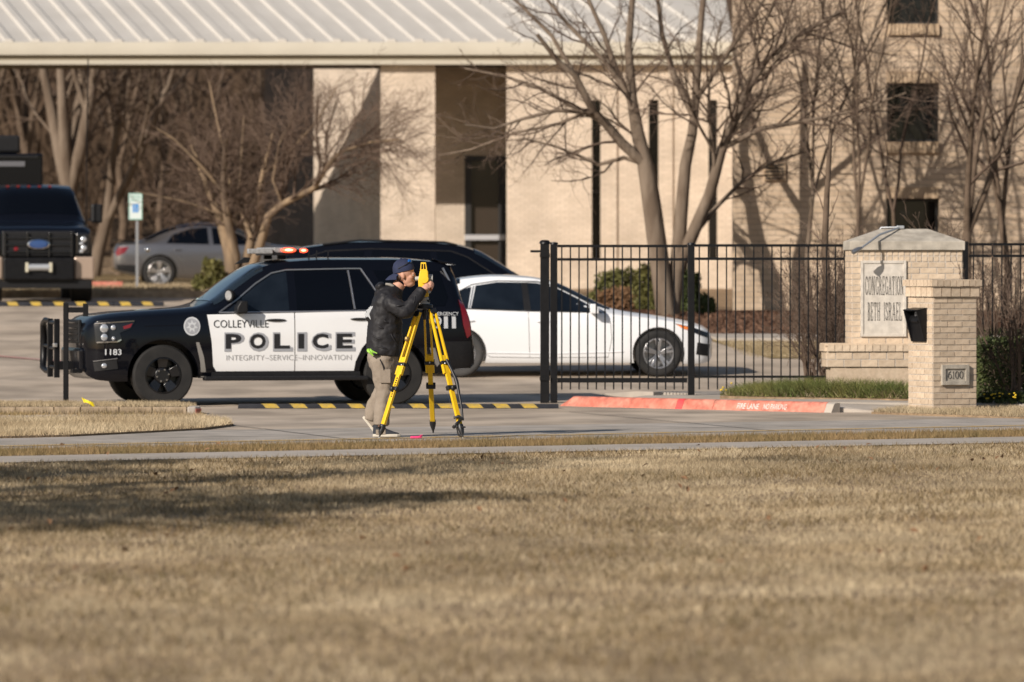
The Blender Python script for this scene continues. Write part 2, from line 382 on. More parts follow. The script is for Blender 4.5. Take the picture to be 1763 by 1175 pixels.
def lumpy(p, seed, s, amt):                       # thin the roots in random patches
    rng = np.random.default_rng(seed); f = np.zeros(len(p))
    for k in range(7):
        a = rng.uniform(0, 6.28); w_ = s * rng.uniform(.5, 2.2); f += np.sin(w_ * (p[:, 0] * np.cos(a) + p[:, 1] * np.sin(a)) + rng.uniform(0, 6.28))
    return p[rng.random(len(p)) > amt * (1 / (1 + np.exp(-1.6 * f)))]
# the near lawn: clipped dormant turf, thinner away from the picture
def line_y(e, x): t = (x - e[0].x) / (e[1].x - e[0].x); return e[0].y + t * (e[1].y - e[0].y)
yl, yr = line_y(e1, -7), line_y(e1, 7)
lawn = [(-3.6, 24), (3.6, 24), (7, yr - .02), (-7, yl - .02)]
p = lumpy(scatter(lawn, 1750, 1), 5, 1.6, .5)
fd = patchy(p, 17, .7)
stuff(tag(blades('lawn_grass', p, .034 * (1 + .35 * patchy(p, 18, 1.4)).clip(.4, 1.7), .0028, M['grass'], 2, .55, (.68, 1.25), field=.20 * fd), 'dormant straw coloured lawn between the camera and the sidewalk', 'grass'))
for k_, sg_ in enumerate((-1, 1)):                 # thinner turf to either side of the view
    q_ = scatter([(sg_ * 3.6, 24), (sg_ * 9, 24), (sg_ * 13, line_y(e1, sg_ * 13) - .02), (sg_ * 7, line_y(e1, sg_ * 7) - .02)], 620, 71 + k_)
    stuff(tag(blades('lawn_grass', q_, .046, .0048, M['grass'], 73 + k_, .6, (.68, 1.25), field=.2 * patchy(q_, 17, .7)), ('dormant lawn stretching towards the hall end of the street', 'dormant lawn stretching past the address pillar')[k_], 'grass'))
p = lumpy(scatter(lawn, 320, 8), 9, 1.3, 1.0)
stuff(tag(blades('weed_grass', p, .05, .004, M['strip'], 3, .7, (.6, 1.1)), 'darker brown and green tufts scattered in the dormant lawn', 'grass'))
# grass strip between sidewalk and street
ya, yb = line_y(e2, -7), line_y(e2, 8); yc, yd = line_y(e3, -7), line_y(e3, 8)
p = scatter([(-7, ya + .1), (8, yb + .1), (8, yd - .1), (-7, yc - .1)], 1500, 11)
stuff(tag(blades('verge_grass', p, .065, .003, M['strip'], 12, .45, (.7, 1.6)), 'narrow grass verge between the sidewalk and the street', 'grass'))
# left parkway: low grass tongue, a gutter walk, then the raised bed behind a kerb
tongue = [G(-160, 762), G(0, 757), G(120, 754), G(260, 747), G(350, 742), G(402, 735), G(392, 729), G(345, 723), G(-160, 729)]
struct(sheet('parkway_tongue', tongue, .03, M['soil'], skirt=.03))
p = scatter(tongue, 1900, 21, .03)
stuff(tag(blades('parkway_grass', p, .06, .0032, M['grass'], 22, .5, (.7, 1.4)), 'straw grass tongue beside the driveway mouth', 'grass'))
KD = 67.25                                        # line of the left kerb
xk0, xk1 = X(-120, KD), X(322, KD)
bed = [(xk0, KD + .14), (xk1, KD + .14), (xk1 + .1, KD + .5), (xk1 - .25, KD + 1.6), (xk0, KD + 1.9)]
struct(sheet('raised_bed', bed, .092, M['soil'], flat=0, skirt=.14))
p = scatter(bed, 2600, 31, .092)
stuff(tag(blades('bed_grass', p, .052, .0032, M['grass'], 32, .45, (.65, 1.25)), 'straw grass on the raised bed behind the left kerb', 'grass'))
gut = [(xk0, KD - .75), (xk1 + .2, KD - .6), (xk1 + .25, KD - .02), (xk0, KD - .02)]
p = lumpy(scatter(gut, 1100, 35), 36, 3, .8)
stuff(tag(blades('gutter_weeds', p, .06, .004, M['strip'], 37, .5, (.8, 1.9)), 'green and brown weeds along the foot of the left kerb', 'weeds'))
kl = thing('garden_kerb', 'low tan stone kerb blocks edging the raised grass bed', 'kerb')
n = 10; Lk = (xk1 - xk0) / n; rng = random.Random(4)
cut = [xk0, X(27, KD), X(93, KD), X(139, KD), X(205, KD), X(262, KD), xk1]
for i in range(len(cut) - 1):
    L_ = cut[i + 1] - cut[i] - .012
    MB().box(((cut[i] + cut[i + 1]) / 2, KD + .065 + rng.uniform(-.004, .004), .044 + rng.uniform(-.004, .004)), (L_, .13, .10)).obj('kerb_block', M['kerb'], kl, bevel=.008)
mb = MB(); mb.prism([(xk1, KD), (xk1 + .10, KD + .02), (xk1 + .155, KD + .12), (xk1 + .13, KD + .5), (xk1, KD + .5)], 0, .098, 'Z'); mb.obj('kerb_end', M['walk'], kl, bevel=.02)
mb = MB(); mb.prism([(xk1 + .105, KD + .008), (xk1 + .165, KD + .11), (xk1 + .150, KD + .3), (xk1 + .13, KD + .3), (xk1 + .09, KD + .1)], 0, .072, 'Z'); mb.obj('red_painted_end', M['redpaint'], kl, bevel=.006)
p = scatter([(xk0, KD - .05), (xk1 - .05, KD - .05), (xk1 - .05, KD + .01), (xk0, KD + .01)], 6500, 41, .0)
stuff(tag(blades('kerb_overgrowth', p, .09, .004, M['grass'], 42, .14, (.45, .95)), 'dry grass leaning against the front of the left kerb', 'grass'))

# right side: red kerb in front of a raised walk
ka, kb = G(964, 700), G(1418, 711.5); kb.z = ka.z = 0
kd = (kb - ka).normalized(); kn = Vector((-kd.y, kd.x, 0))        # kn points away from the camera
if kn.y < 0: kn = -kn
walk = [ka + kd * .12 + kn * .15, kb + kn * .15, kb + kd * .55 + kn * .55, Vector((6.2, 69.2, 0)), Vector((9.5, 68.5, 0)), Vector((14, 75, 0)), Vector((8, 75.5, 0)), Vector((1.2, 75.5, 0)), ka + kd * .2 + kn * 2.5]
struct(sheet('raised_walk', walk, .014, M['walk'], step=.25, flat=lambda x, y: .104 * min(1, max(0, (x - ka.x - .15) / .9)) * min(1, max(0, (y - 68.9 + max(0, kb.x + .6 - x) * 3) / 1.7)), skirt=.13))
kr = thing('red_kerb', 'red painted kerb lettered FIRE LANE NO PARKING beside the gate', 'kerb')
L_ = (kb - ka).length
def kerb_section(s0, s1, h0, h1, m, name, z0=0.0, w_=.16):
    """kerb piece with a sloped face and rounded top between distances s0 and s1"""
    mb = MB(); rings = []
    for s, h in ((s0, h0), (s1, h1)):
        b = ka + kd * s
        rings.append([b + Vector((0, 0, z0)), b + kn * .035 + Vector((0, 0, h * .55)), b + kn * .05 + Vector((0, 0, h * .85)), b + kn * .085 + Vector((0, 0, h)), b + kn * w_ + Vector((0, 0, h)), b + kn * w_ + Vector((0, 0, z0))])
    v = rings[0] + rings[1]
    mb.add(v, [(i, (i + 1) % 6, 6 + (i + 1) % 6, 6 + i) for i in range(6)] + [tuple(range(5, -1, -1)), tuple(range(6, 12))])
    return mb.obj(name, m, kr, smooth=40)
kerb_section(-.03, .16, .02, .128, M['redpaint'], 'kerb_piece')
kerb_section(.162, 1.98, .13, .13, M['redpaint'], 'kerb_piece')
kerb_section(1.984, 2.09, .1305, .1305, M['redpaint2'], 'red_paint_band')
kerb_section(2.094, 2.60, .13, .13, M['redpaint'], 'kerb_piece')
kerb_section(2.606, L_, .129, .129, M['redpaint'], 'kerb_piece')
kerb_section(L_ + .002, L_ + .12, .128, .12, M['walk'], 'kerb_end')

def text_mesh(txt, height, width=None, bold=0.0, res=3):
    cu = bpy.data.curves.new('t', 'FONT'); cu.body = txt; cu.size = 1; cu.offset = bold; cu.resolution_u = res
    o = bpy.data.objects.new('t', cu); col.objects.link(o); me = evaluated(o)
    v = np.array([x.co[:] for x in me.vertices]); f = [tuple(q.vertices) for q in me.polygons]
    bpy.data.objects.remove(o); bpy.data.curves.remove(cu); bpy.data.meshes.remove(me)
    v[:, 0] -= (v[:, 0].min() + v[:, 0].max()) / 2; v[:, 1] -= (v[:, 1].min() + v[:, 1].max()) / 2
    sy = height / (v[:, 1].max() - v[:, 1].min()); sx = sy if width is None else width / (v[:, 0].max() - v[:, 0].min())
    v[:, 0] *= sx; v[:, 1] *= sy
    return v, f
def decal(name, txt, h, w_, fn, m, parent, bold=0.0):
    v, f = text_mesh(txt, h, w_, bold); mb = MB(); mb.add([fn(a, b) for a, b, _ in v], f)
    me = bpy.data.meshes.new(name); me.from_pydata(mb.v, [], mb.f); me.update()
    return mkobj(name, me, m, parent)
def kerbface(s, t):                                # on the sloped kerb face, t up the face
    b = ka + kd * s; q = .06 + t
    return b + kn * (.035 * min(q / .0715, 1) + max(q - .0715, 0) * .38 - .004) + Vector((0, 0, q))
for txt, px0, px1 in (('FIRE LANE', 1267, 1304), ('NO PARKING', 1312, 1352)):
    def at_px(px):
        lo, hi = 0, L_
        for _ in range(40):
            m_ = (lo + hi) / 2; q = ka + kd * m_
            if CX + q.x / q.y * F < px: lo = m_
            else: hi = m_
        return lo
    s0, s1 = at_px(px0), at_px(px1)
    decal('stencil_text', txt, .066, s1 - s0, lambda a, b, c=(s0 + s1) / 2: kerbface(c + a, b), M['whitepaint'], kr, .012)

# far kerbs and islands
far = [(-14, 112), (-7.2, 112), (-4.6, 112.4), (-1.5, 112.4), (-1.5, 122), (-14, 122)]
isl = sheet('planting_island', far, .10, M['soil'], skirt=.12); struct(isl)
p = scatter(far, 160, 51); p[:, 2] += .1
stuff(tag(blades('island_grass', p, .10, .008, M['grass'], 52, .5, (.6, 1.2)), 'dry grass on the planting island behind the accessible parking sign', 'grass'))
fk = thing('island_kerb', 'pale concrete kerb edging the planting island by the black truck', 'kerb')
MB().box((-7.5, 111.9, gz(112) + .07), (13, .18, .15)).obj('kerb_block', M['kerb'], fk)
rk = thing('far_red_kerb', 'short red painted kerb beside the grey sedan rear wheel', 'kerb')
c = G(205, 497); MB().box((c.x, 118.6, gz(118.6) + .16), (X(262, 118.6) - X(150, 118.6), .2, .16)).obj('kerb_block', M['redpaint'], rk)
lawn2 = [(-40, 123), (-2.5, 123), (-5, 150), (-40, 165)]
struct(sheet('back_lawn', lawn2, .02, mat('back_lawn_turf', (.24, .17, .085), (.19, .135, .065), .4, .95, spec=.1)))
p = scatter([(-13, 123), (-3, 123), (-5, 140), (-15, 140)], 50, 61)
stuff(tag(blades('back_lawn_grass', p, .10, .012, M['grass'], 62, .5), 'dry lawn beyond the grey sedan', 'grass'))
# behind the fence: walk, lawn, mulch bed
lawn3 = [(3.9, 86), (12, 84.5), (16, 84), (16, 92.5), (3.0, 92.5)]
struct(sheet('fence_lawn', lawn3, .016, mat('fence_lawn_turf', (.30, .225, .115), (.25, .185, .09), .7, .95, spec=.1, bump=.02, bscale=20)))
p = scatter([(3.6, 86.4), (9.5, 85), (9.5, 92.3), (3.2, 92.3)], 420, 66)
stuff(tag(blades('fence_lawn_grass', p, .05, .005, M['grass'], 67, .5), 'dry lawn behind the iron fence', 'grass'))
wk = [(3.3, 91.2), (16, 90.6), (16, 92.2), (3.1, 92.6)]
struct(sheet('garden_path', wk, .06, M['walk'], skirt=.06))
mul = [(2.2, 92.6), (4, 92.6), (16, 92.3), (16, 101.4), (3.9, 101.4), (0, 104)]
struct(sheet('mulch_bed', mul, .05, M['mulch'], skirt=.06))
rng = np.random.default_rng(5)
p = scatter([(2.4, 92.7), (6.5, 92.7), (6.5, 100), (2.4, 100)], 90, 68); p[:, 2] += .05
stuff(tag(blades('bark_chips', p, .06, .03, mat('bark_chip', (.10, .05, .03), (.16, .09, .055), 6, .95, attr='shade'), 69, .9, (.6, 1.3)), 'loose brown bark chips on the mulch bed', 'mulch'))

# ---------------------------------------------------------------- speed bumps
def speed_bump(pa, pb, w_, h, n, stripes, label):
    a, b = Vector(pa), Vector(pb); d = b - a; L = d.length
    t = thing('speed_bump', label, 'speed bump', a, math.atan2(d.y, d.x)); k = 7
    prof = [(-w_ / 2 + w_ * i / (k - 1), max(0.004, h * math.sin(math.pi * i / (k - 1)))) for i in range(k)]
    u = L / n
    def arch(x0, x1, lift, skew=0, e=0):
        v = []
        for (x, sk) in ((x0, skew), (x1, skew)):
            for (y, z) in prof: v.append((x + sk * (y / w_), y, z + lift))
        f = [(i, i + 1, k + i + 1, k + i) for i in range(k - 1)]
        return v, f
    for i in range(n):
        mb = MB(); v, f = arch(i * u + .004, (i + 1) * u - .004, 0); nv = len(v)
        base = [(x, y, -.002) for x, y, z in v]
        mb.add(v + base, f + [tuple(range(0, k)) + tuple(range(nv + k - 1, nv - 1, -1)), tuple(range(2 * k - 1, k - 1, -1)) + tuple(range(nv + k, nv + 2 * k))])
        mb.obj('rubber_module', M['rubber'], t, smooth=40)
    for (s0, s1) in stripes:
        mb = MB(); v, f = arch(s0 * L, s1 * L, .003, -.14); mb.add(v, f); mb.obj('yellow_stripe', M['ypaint'], t, smooth=40)
    return t
D_ = 70.15
xa, xb = X(410, D_), X(962, D_); Lb = xb - xa
st = [((X(p0, D_) - xa) / Lb, (X(p0 + 24, D_) - xa) / Lb) for p0 in (449, 497, 546, 596, 647, 702, 750, 799, 846, 893)]
speed_bump((xa, D_, .006), (xb, D_, .006), .34, .055, 5, st, 'black rubber speed bump with yellow stripes across the driveway mouth')
D_ = 104.5; z_ = gz(D_) + .008
xa, xb = X(-60, D_), X(282, D_); Lb = xb - xa
st = [((X(p0, D_) - xa) / Lb, (X(p0 + 17, D_) - xa) / Lb) for p0 in (10, 50, 90, 128, 166, 204, 242)]
speed_bump((xa, D_, z_), (xb, D_, z_), .34, .075, 4, st, 'black and yellow speed bump in front of the black truck')

# ---------------------------------------------------------------- hall with the metal roof
ZE = Z(112, 127.0)                                 # underside of the eave
HD = 127.0
hall = thing('brick_hall', 'cream brick hall with pale ribbed metal roof and open entry', 'building')
x0, x1 = X(-420, HD), X(1262, HD)
def wallbox(name, pts, z0, z1, m, parent):         # a wall as a vertical prism over a plan polygon
    mb = MB(); mb.prism(pts, z0, z1, 'Z'); return mb.obj(name, m, parent)
g0 = gz(127) - .3
MB().box(((x0 + x1) / 2, HD - .12, ZE + .05), (x1 - x0, .22, .10)).obj('lower_fascia', M['fascia'], hall)
MB().box(((x0 + x1) / 2, HD - .10, ZE + .155), (x1 - x0, .16, .105)).obj('gutter_band', M['fasciadark'], hall)
mb = MB(); mb.prism([(HD - .30, ZE + .21), (HD + .1, ZE + .21), (HD + .1, ZE + .52), (HD - .24, ZE + .50), (HD - .30, ZE + .36)], x0, x1, 'X'); mb.obj('eave_fascia', M['fascia'], hall, smooth=30)
RUN, SL = 5.6, .25
zr = ZE + .50
roof = MB(); roof.prism([(HD - .22, zr), (HD + RUN, zr + SL * (RUN + .22)), (HD + RUN, zr - .12 + SL * (RUN + .22)), (HD - .22, zr - .12)], x0, x1, 'X')
roof = roof.obj('roof', M['roofmetal'], hall)
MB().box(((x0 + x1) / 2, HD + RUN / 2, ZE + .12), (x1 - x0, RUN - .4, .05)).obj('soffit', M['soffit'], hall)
MB().box(((x0 + x1) / 2, HD + RUN + .05, zr + SL * RUN - .8), (x1 - x0, .1, 1.6)).obj('back_fascia', M['fascia'], hall)
ph = R(14.7); sp = X(947, HD) - X(900, HD)
rib = None; k = 0; xx = x0 + 2.0
while xx < x1 - .1:
    dx = -math.tan(ph) * (RUN + .2)
    if rib is None:
        mb = MB(); L_ = RUN + .2
        for a, b, h0 in ((-.045, .045, .0),):
            v = []
            for t in (0, 1):
                y = HD - .21 + t * L_; z = zr + SL * t * L_ + .003 + SL * .01; ox = dx * t
                v += [(ox - .115, y, z), (ox - .075, y, z + .062), (ox + .075, y, z + .062), (ox + .115, y, z)]
            mb.add(v, [(0, 1, 5, 4), (1, 2, 6, 5), (2, 3, 7, 6), (0, 3, 2, 1), (4, 5, 6, 7)])
        rib = mb.mesh('roof_rib'); o = mkobj('roof_rib', rib, M['roofmetal'], roof)
    else:
        o = bpy.data.objects.new('roof_rib', rib); col.objects.link(o); o.parent = roof
    o.location.x = xx; xx += sp
# pier, entry recess, hall wall with slit windows
px = lambda p, D=HD: X(p, D)
wallbox('pier', [(px(655), HD + .02), (px(749), HD + .02), (px(749), HD + 1.0), (px(655), HD + 1.0)], g0, ZE - .002, M['wallcream'], hall)
wallbox('wall', [(px(690, 133.6), 133.6), (px(540, 140), 140), (px(540, 140) + .2, 140.2), (px(749, 133.6), 134.2)], g0, ZE + 2.2, M['wallcream'], hall)
wallbox('shaded_wall', [(px(455, 141.5), 141.5), (px(540, 148), 148), (px(540, 148) - .25, 148.4)], g0, ZE + 2, M['wallshade'], hall)
wallbox('entry_back_wall', [(px(740, 131), 131.2), (px(802, 131), 131.2), (px(802, 131), 131.5), (px(740, 131), 131.5)], g0, ZE + .1, M['wallcream'], hall)
wallbox('entry_head', [(px(802, 131), 131.2), (px(900, 131), 131.2), (px(900, 131), 131.5), (px(802, 131), 131.5)], Z(268, 131), ZE + .1, M['wallcream'], hall)
# facade wall built between slit openings
sl_px = [(1019, 1034), (1117, 1134), (1220, 1235)]
xsW = [px(872)] + [px(p) for s in sl_px for p in s] + [px(1266)]
for i in range(0, len(xsW), 2):
    wallbox('facade_wall', [(xsW[i], HD + .02), (xsW[i + 1], HD + .02), (xsW[i + 1], HD + .45), (xsW[i], HD + .45)], g0, ZE - .002, M['wallcream'], hall)
for (a, b) in sl_px:
    wallbox('facade_head', [(px(a), HD + .022), (px(b), HD + .022), (px(b), HD + .45), (px(a), HD + .45)], Z(172, HD), ZE - .003, M['wallcream'], hall)
    wallbox('facade_apron', [(px(a), HD + .022), (px(b), HD + .022), (px(b), HD + .45), (px(a), HD + .45)], g0, Z(446, HD), M['wallcream'], hall)
    wn = MB().box(((px(a) + px(b)) / 2, HD + .38, (Z(172, HD) + Z(446, HD)) / 2), (px(b) - px(a), .04, Z(172, HD) - Z(446, HD))).obj('slit_window', M['darkglass'], hall)
    MB().box(((px(a) + px(b)) / 2, HD + .33, Z(330, HD)), (px(b) - px(a), .04, .05)).obj('frame', M['frame'], wn)
wallbox('return_wall', [(px(872), HD + .45), (px(872) + .3, HD + .45), (px(872) + .3, HD + 4.2), (px(872), HD + 4.2)], g0, ZE - .004, M['wallcream'], hall)
# pilasters on the facade, slightly proud
for a, b in ((1050, 1062), (1150, 1158)):
    wallbox('pilaster', [(px(a), HD - .03), (px(b), HD - .03), (px(b), HD + .02), (px(a), HD + .02)], g0, ZE - .005, M['wallcream'], hall)
dr = MB(); zt = Z(268, 131)
for a, b in ((800, 811), (858, 872)): dr.box(((px(a, 131) + px(b, 131)) / 2, 131.25, (g0 + zt) / 2), (px(b, 131) - px(a, 131), .12, zt - g0))
dr = dr.obj('entry_door', M['frame'], hall)
MB().box((px(834, 131), 131.32, (g0 + zt) / 2), (px(872, 131) - px(800, 131), .03, zt - g0)).obj('glass_pane', mat('entry_glass', (.045, .034, .026), rough=.12, spec=.4), dr)
MB().box((px(835, 131), 131.17, Z(409, 131)), (px(870, 131) - px(800, 131), .05, .12)).obj('push_bar', M['aluminium'], dr)
MB().box((px(835, 131), 131.2, zt - .06), (px(872, 131) - px(800, 131), .1, .1)).obj('door_head', M['frame'], dr)

# ---------------------------------------------------------------- tan brick block with stacked windows
TD = 101.5; tan = thing('tan_brick_block', 'tall tan brick block with three stacked dark windows', 'building')
tx = lambda p: X(p, TD)
zs_ = lambda p: Z(p, TD)
zlo, zhi = gz(TD) - .3, 10.5
xL, xR = tx(1262), tx(2250); wa, wb = tx(1527), tx(1617)
wallbox('wall', [(xL, TD), (wa, TD), (wa, TD + .4), (xL, TD + .4)], zlo, zhi, M['walltan'], tan)
wallbox('wall', [(wb, TD), (xR, TD), (xR, TD + .4), (wb, TD + .4)], zlo, zhi, M['walltan'], tan)
wins = [(-62, 42), (143, 245), (342, 446)]
seg = [(-1000, -62), (42, 143), (245, 342), (446, 900)]
for a, b in seg:
    za, zb = max(zs_(b), zlo), min(zs_(a), zhi)
    wallbox('wall_panel', [(wa, TD + .001), (wb, TD + .001), (wb, TD + .4), (wa, TD + .4)], za, zb, M['walltan'], tan)
wallbox('side_wall', [(xL + .01, TD + .4), (xL + .4, TD + .4), (X(1266, TD + 26) + .4, TD + 26), (X(1266, TD + 26), TD + 26)], zlo, zhi, M['wallcream'], tan)
sold = MB().box((0, 0, 0), (.062, .13, .2)).mesh('sill_brick')
for a, b in wins:
    o = MB().box(((wa + wb) / 2, TD + .30, (zs_(a) + zs_(b)) / 2), (wb - wa, .03, zs_(a) - zs_(b))).obj('window', M['darkglass'], tan)
    fr = MB()
    for xx in (wa + .025, wb - .025): fr.box((xx, TD + .26, (zs_(a) + zs_(b)) / 2), (.05, .06, zs_(a) - zs_(b)))
    for zz in (zs_(a) - .025, zs_(b) + .025): fr.box(((wa + wb) / 2, TD + .258, zz), (wb - wa - .1, .056, .05))
    fr.obj('frame', M['frame'], o)
    nb = 13
    for i in range(nb):
        q = bpy.data.objects.new('sill_brick', sold); col.objects.link(q); q.parent = tan
        if i == 0 and not sold.materials: sold.materials.append(M['tanbrick'])
        q.location = (wa + (i + .5) * (wb - wa) / nb, TD - .005, zs_(b) - .095)
    for i in range(nb):
        q = bpy.data.objects.new('lintel_brick', sold); col.objects.link(q); q.parent = tan
        q.location = (wa + (i + .5) * (wb - wa) / nb, TD + .045, zs_(a) + .101)
v = thing('wall_vent', 'small square metal vent on the tan brick wall', 'vent', ((tx(1315) + tx(1352)) / 2, TD, zs_(296)))
MB().box((0, -.03, 0), (tx(1352) - tx(1315), .06, zs_(281) - zs_(312))).obj('frame', M['tanbrick'], v)
for i in range(5): MB().box((0, -.065, -.12 + i * .06), (tx(1350) - tx(1318), .02, .03)).obj('slat', M['frame'], v)
# ---------------------------------------------------------------- vehicles
def pchip(xk, yk, x):
    xk = np.array(xk, float); yk = np.array(yk, float); h = np.diff(xk); d = np.diff(yk) / h; m = np.zeros(len(xk))
    for i in range(1, len(xk) - 1):
        if d[i - 1] * d[i] > 0:
            w1, w2 = 2 * h[i] + h[i - 1], h[i] + 2 * h[i - 1]; m[i] = (w1 + w2) / (w1 / d[i - 1] + w2 / d[i])
    m[0], m[-1] = d[0], d[-1]
    i = np.clip(np.searchsorted(xk, x) - 1, 0, len(h) - 1); t = (x - xk[i]) / h[i]
    return yk[i] * (1 + 2 * t) * (1 - t) ** 2 + m[i] * h[i] * t * (1 - t) ** 2 + yk[i + 1] * t * t * (3 - 2 * t) + m[i + 1] * h[i] * t * t * (t - 1)

class Car:
    """A body lofted from key sections. x runs from nose (0) to tail, y across, z up from the ground."""
    def __init__(s, keys, axles, wheel_r, arch=1.1):
        s.k = np.array(keys, float); s.ax = axles; s.wr = wheel_r; s.L = keys[-1][0]; s.arch = arch
    def sec(s, x):
        x = min(max(x, s.k[0, 0]), s.k[-1, 0])
        zb, zs, zt, wy, wr = [float(pchip(s.k[:, 0], s.k[:, i], x)) for i in range(1, 6)]
        gh = max(zt - zs, .03); ez = zt - min(.085, .4 * gh); a = (.945 * wy, zs + min(.03, .15 * gh)); H_ = zs - zb
        e = (wr, ez)
        return [(0, zb + .03), (.8 * wy, zb + .03), (.945 * wy, zb), (.975 * wy, zb + .04), (.99 * wy, zb + .13 * H_ + .02), (1.0 * wy, zb + .40 * H_), (1.0 * wy, zb + .66 * H_), (.985 * wy, zs - .08 * H_ - .01),
                (.965 * wy, zs), a, (a[0] + (e[0] - a[0]) * .48 + .012, a[1] + (e[1] - a[1]) * .5), e, (wr - .055, zt - min(.03, .15 * gh)), (wr * .55, zt - .008), (0, zt)]
    def W(s, x, z):                                # half width of the side at (x, z)
        q = s.sec(x)[2:12]
        for (y0, z0), (y1, z1) in zip(q, q[1:]):
            if z0 <= z <= z1 and z1 > z0: return y0 + (y1 - y0) * (z - z0) / (z1 - z0)
        return q[0][0] if z < q[0][1] else q[-1][0]
    def body(s, mats, parent, name='body'):
        xs = sorted(set([round(v, 4) for v in list(np.linspace(0, s.L, 70)) + list(s.k[:, 0])]))
        mb = MB(); n = 29
        for x in xs:
            q = s.sec(x); mb.v += [(x, -y, z) for y, z in q] + [(x, y, z) for y, z in reversed(q[:-1])]
        ring = n  # 15 + 14, first and last points coincide at the bottom centre
        m = 28
        v = []
        for i in range(len(xs)): v += mb.v[i * 29:i * 29 + 28]
        f = [(i * m + j, i * m + (j + 1) % m, (i + 1) * m + (j + 1) % m, (i + 1) * m + j) for i in range(len(xs) - 1) for j in range(m)]
        f += [tuple(range(m)), tuple(range((len(xs) - 1) * m + m - 1, (len(xs) - 1) * m - 1, -1))]
        me = MB().add(v, f).mesh(name); o = mkobj(name, me, mats, None)
        cut = MB()
        for ax in s.ax:
            for sd in (-1, 1):
                r = s.wr * s.arch; a = [(ax + r * math.cos(t), s.wr + r * math.sin(t)) for t in np.linspace(0, 2 * math.pi, 33)[:-1]]
                cut.prism(a, sd * .56, sd * 1.4, 'Y')
        c = mkobj('cutter', cut.mesh('cutter'), mats, None)
        for p_ in c.data.polygons: p_.material_index = 1
        bo = o.modifiers.new('b', 'BOOLEAN'); bo.operation = 'DIFFERENCE'; bo.object = c; bo.solver = 'EXACT'
        me2 = evaluated(o); bpy.data.objects.remove(o); bpy.data.objects.remove(c)
        me2.materials.clear()
        o = mkobj(name, me2, mats, parent, smooth=32)
        return o
    def panel(s, name, poly, m, parent, off=.005, sides=(-1,), depth=.016, grid=.05):
        """a panel that follows the side of the body; poly in (x, z)"""
        out = []
        for sd in sides:
            b = bmesh.new(); b.faces.new([b.verts.new((p[0], 0, p[1])) for p in poly])
            xs = [p[0] for p in poly]; zs = [p[1] for p in poly]
            for ax, lo, hi in ((0, min(xs), max(xs)), (2, min(zs), max(zs))):
                for c in np.arange(lo + grid, hi - .01, grid):
                    co = [0, 0, 0]; co[ax] = c; no = [0, 0, 0]; no[ax] = 1
                    bmesh.ops.bisect_plane(b, geom=b.verts[:] + b.edges[:] + b.faces[:], plane_co=co, plane_no=no)
            for v in b.verts: v.co.y = sd * (s.W(v.co.x, v.co.z) + off)
            be = [e for e in b.edges if e.is_boundary]
            r = bmesh.ops.extrude_edge_only(b, edges=be)
            for v in r['geom']:
                if isinstance(v, bmesh.types.BMVert): v.co.y -= sd * depth
            bmesh.ops.recalc_face_normals(b, faces=b.faces)
            me = bpy.data.meshes.new(name); b.to_mesh(me); b.free()
            # make sure the outer face looks outward
            o = mkobj(name, me, m, parent, smooth=40); out.append(o)
        return out[0]
    def line(s, name, pts, r, m, parent, off=.004, sides=(-1,), n=5):
        for sd in sides:
            q = []
            for (x0, z0), (x1, z1) in zip(pts, pts[1:]):
                for t in np.linspace(0, 1, max(2, int(math.hypot(x1 - x0, z1 - z0) / .08))): q.append((x0 + (x1 - x0) * t, z0 + (z1 - z0) * t))
            mb = MB(); mb.tube([(x, sd * (s.W(x, z) + off), z) for x, z in q], r, n); o = mb.obj(name, m, parent, smooth=60)
        return o
    def top(s, name, x0, x1, i0, m, parent, off=.005, n=10):
        """a sheet on the top of the body (screen, bonnet) between stations, from edge point i0 across"""
        mb = MB(); rows = []
        for x in np.linspace(x0, x1, n):
            q = s.sec(x)[i0:]; rows.append([(x, -y, z + off) for y, z in q] + [(x, y, z + off) for y, z in reversed(q[:-1])])
        m_ = len(rows[0]); v = [p for r in rows for p in r]
        mb.add(v, [(i * m_ + j, i * m_ + j + 1, (i + 1) * m_ + j + 1, (i + 1) * m_ + j) for i in range(n - 1) for j in range(m_ - 1)])
        return mb.obj(name, m, parent, smooth=50)
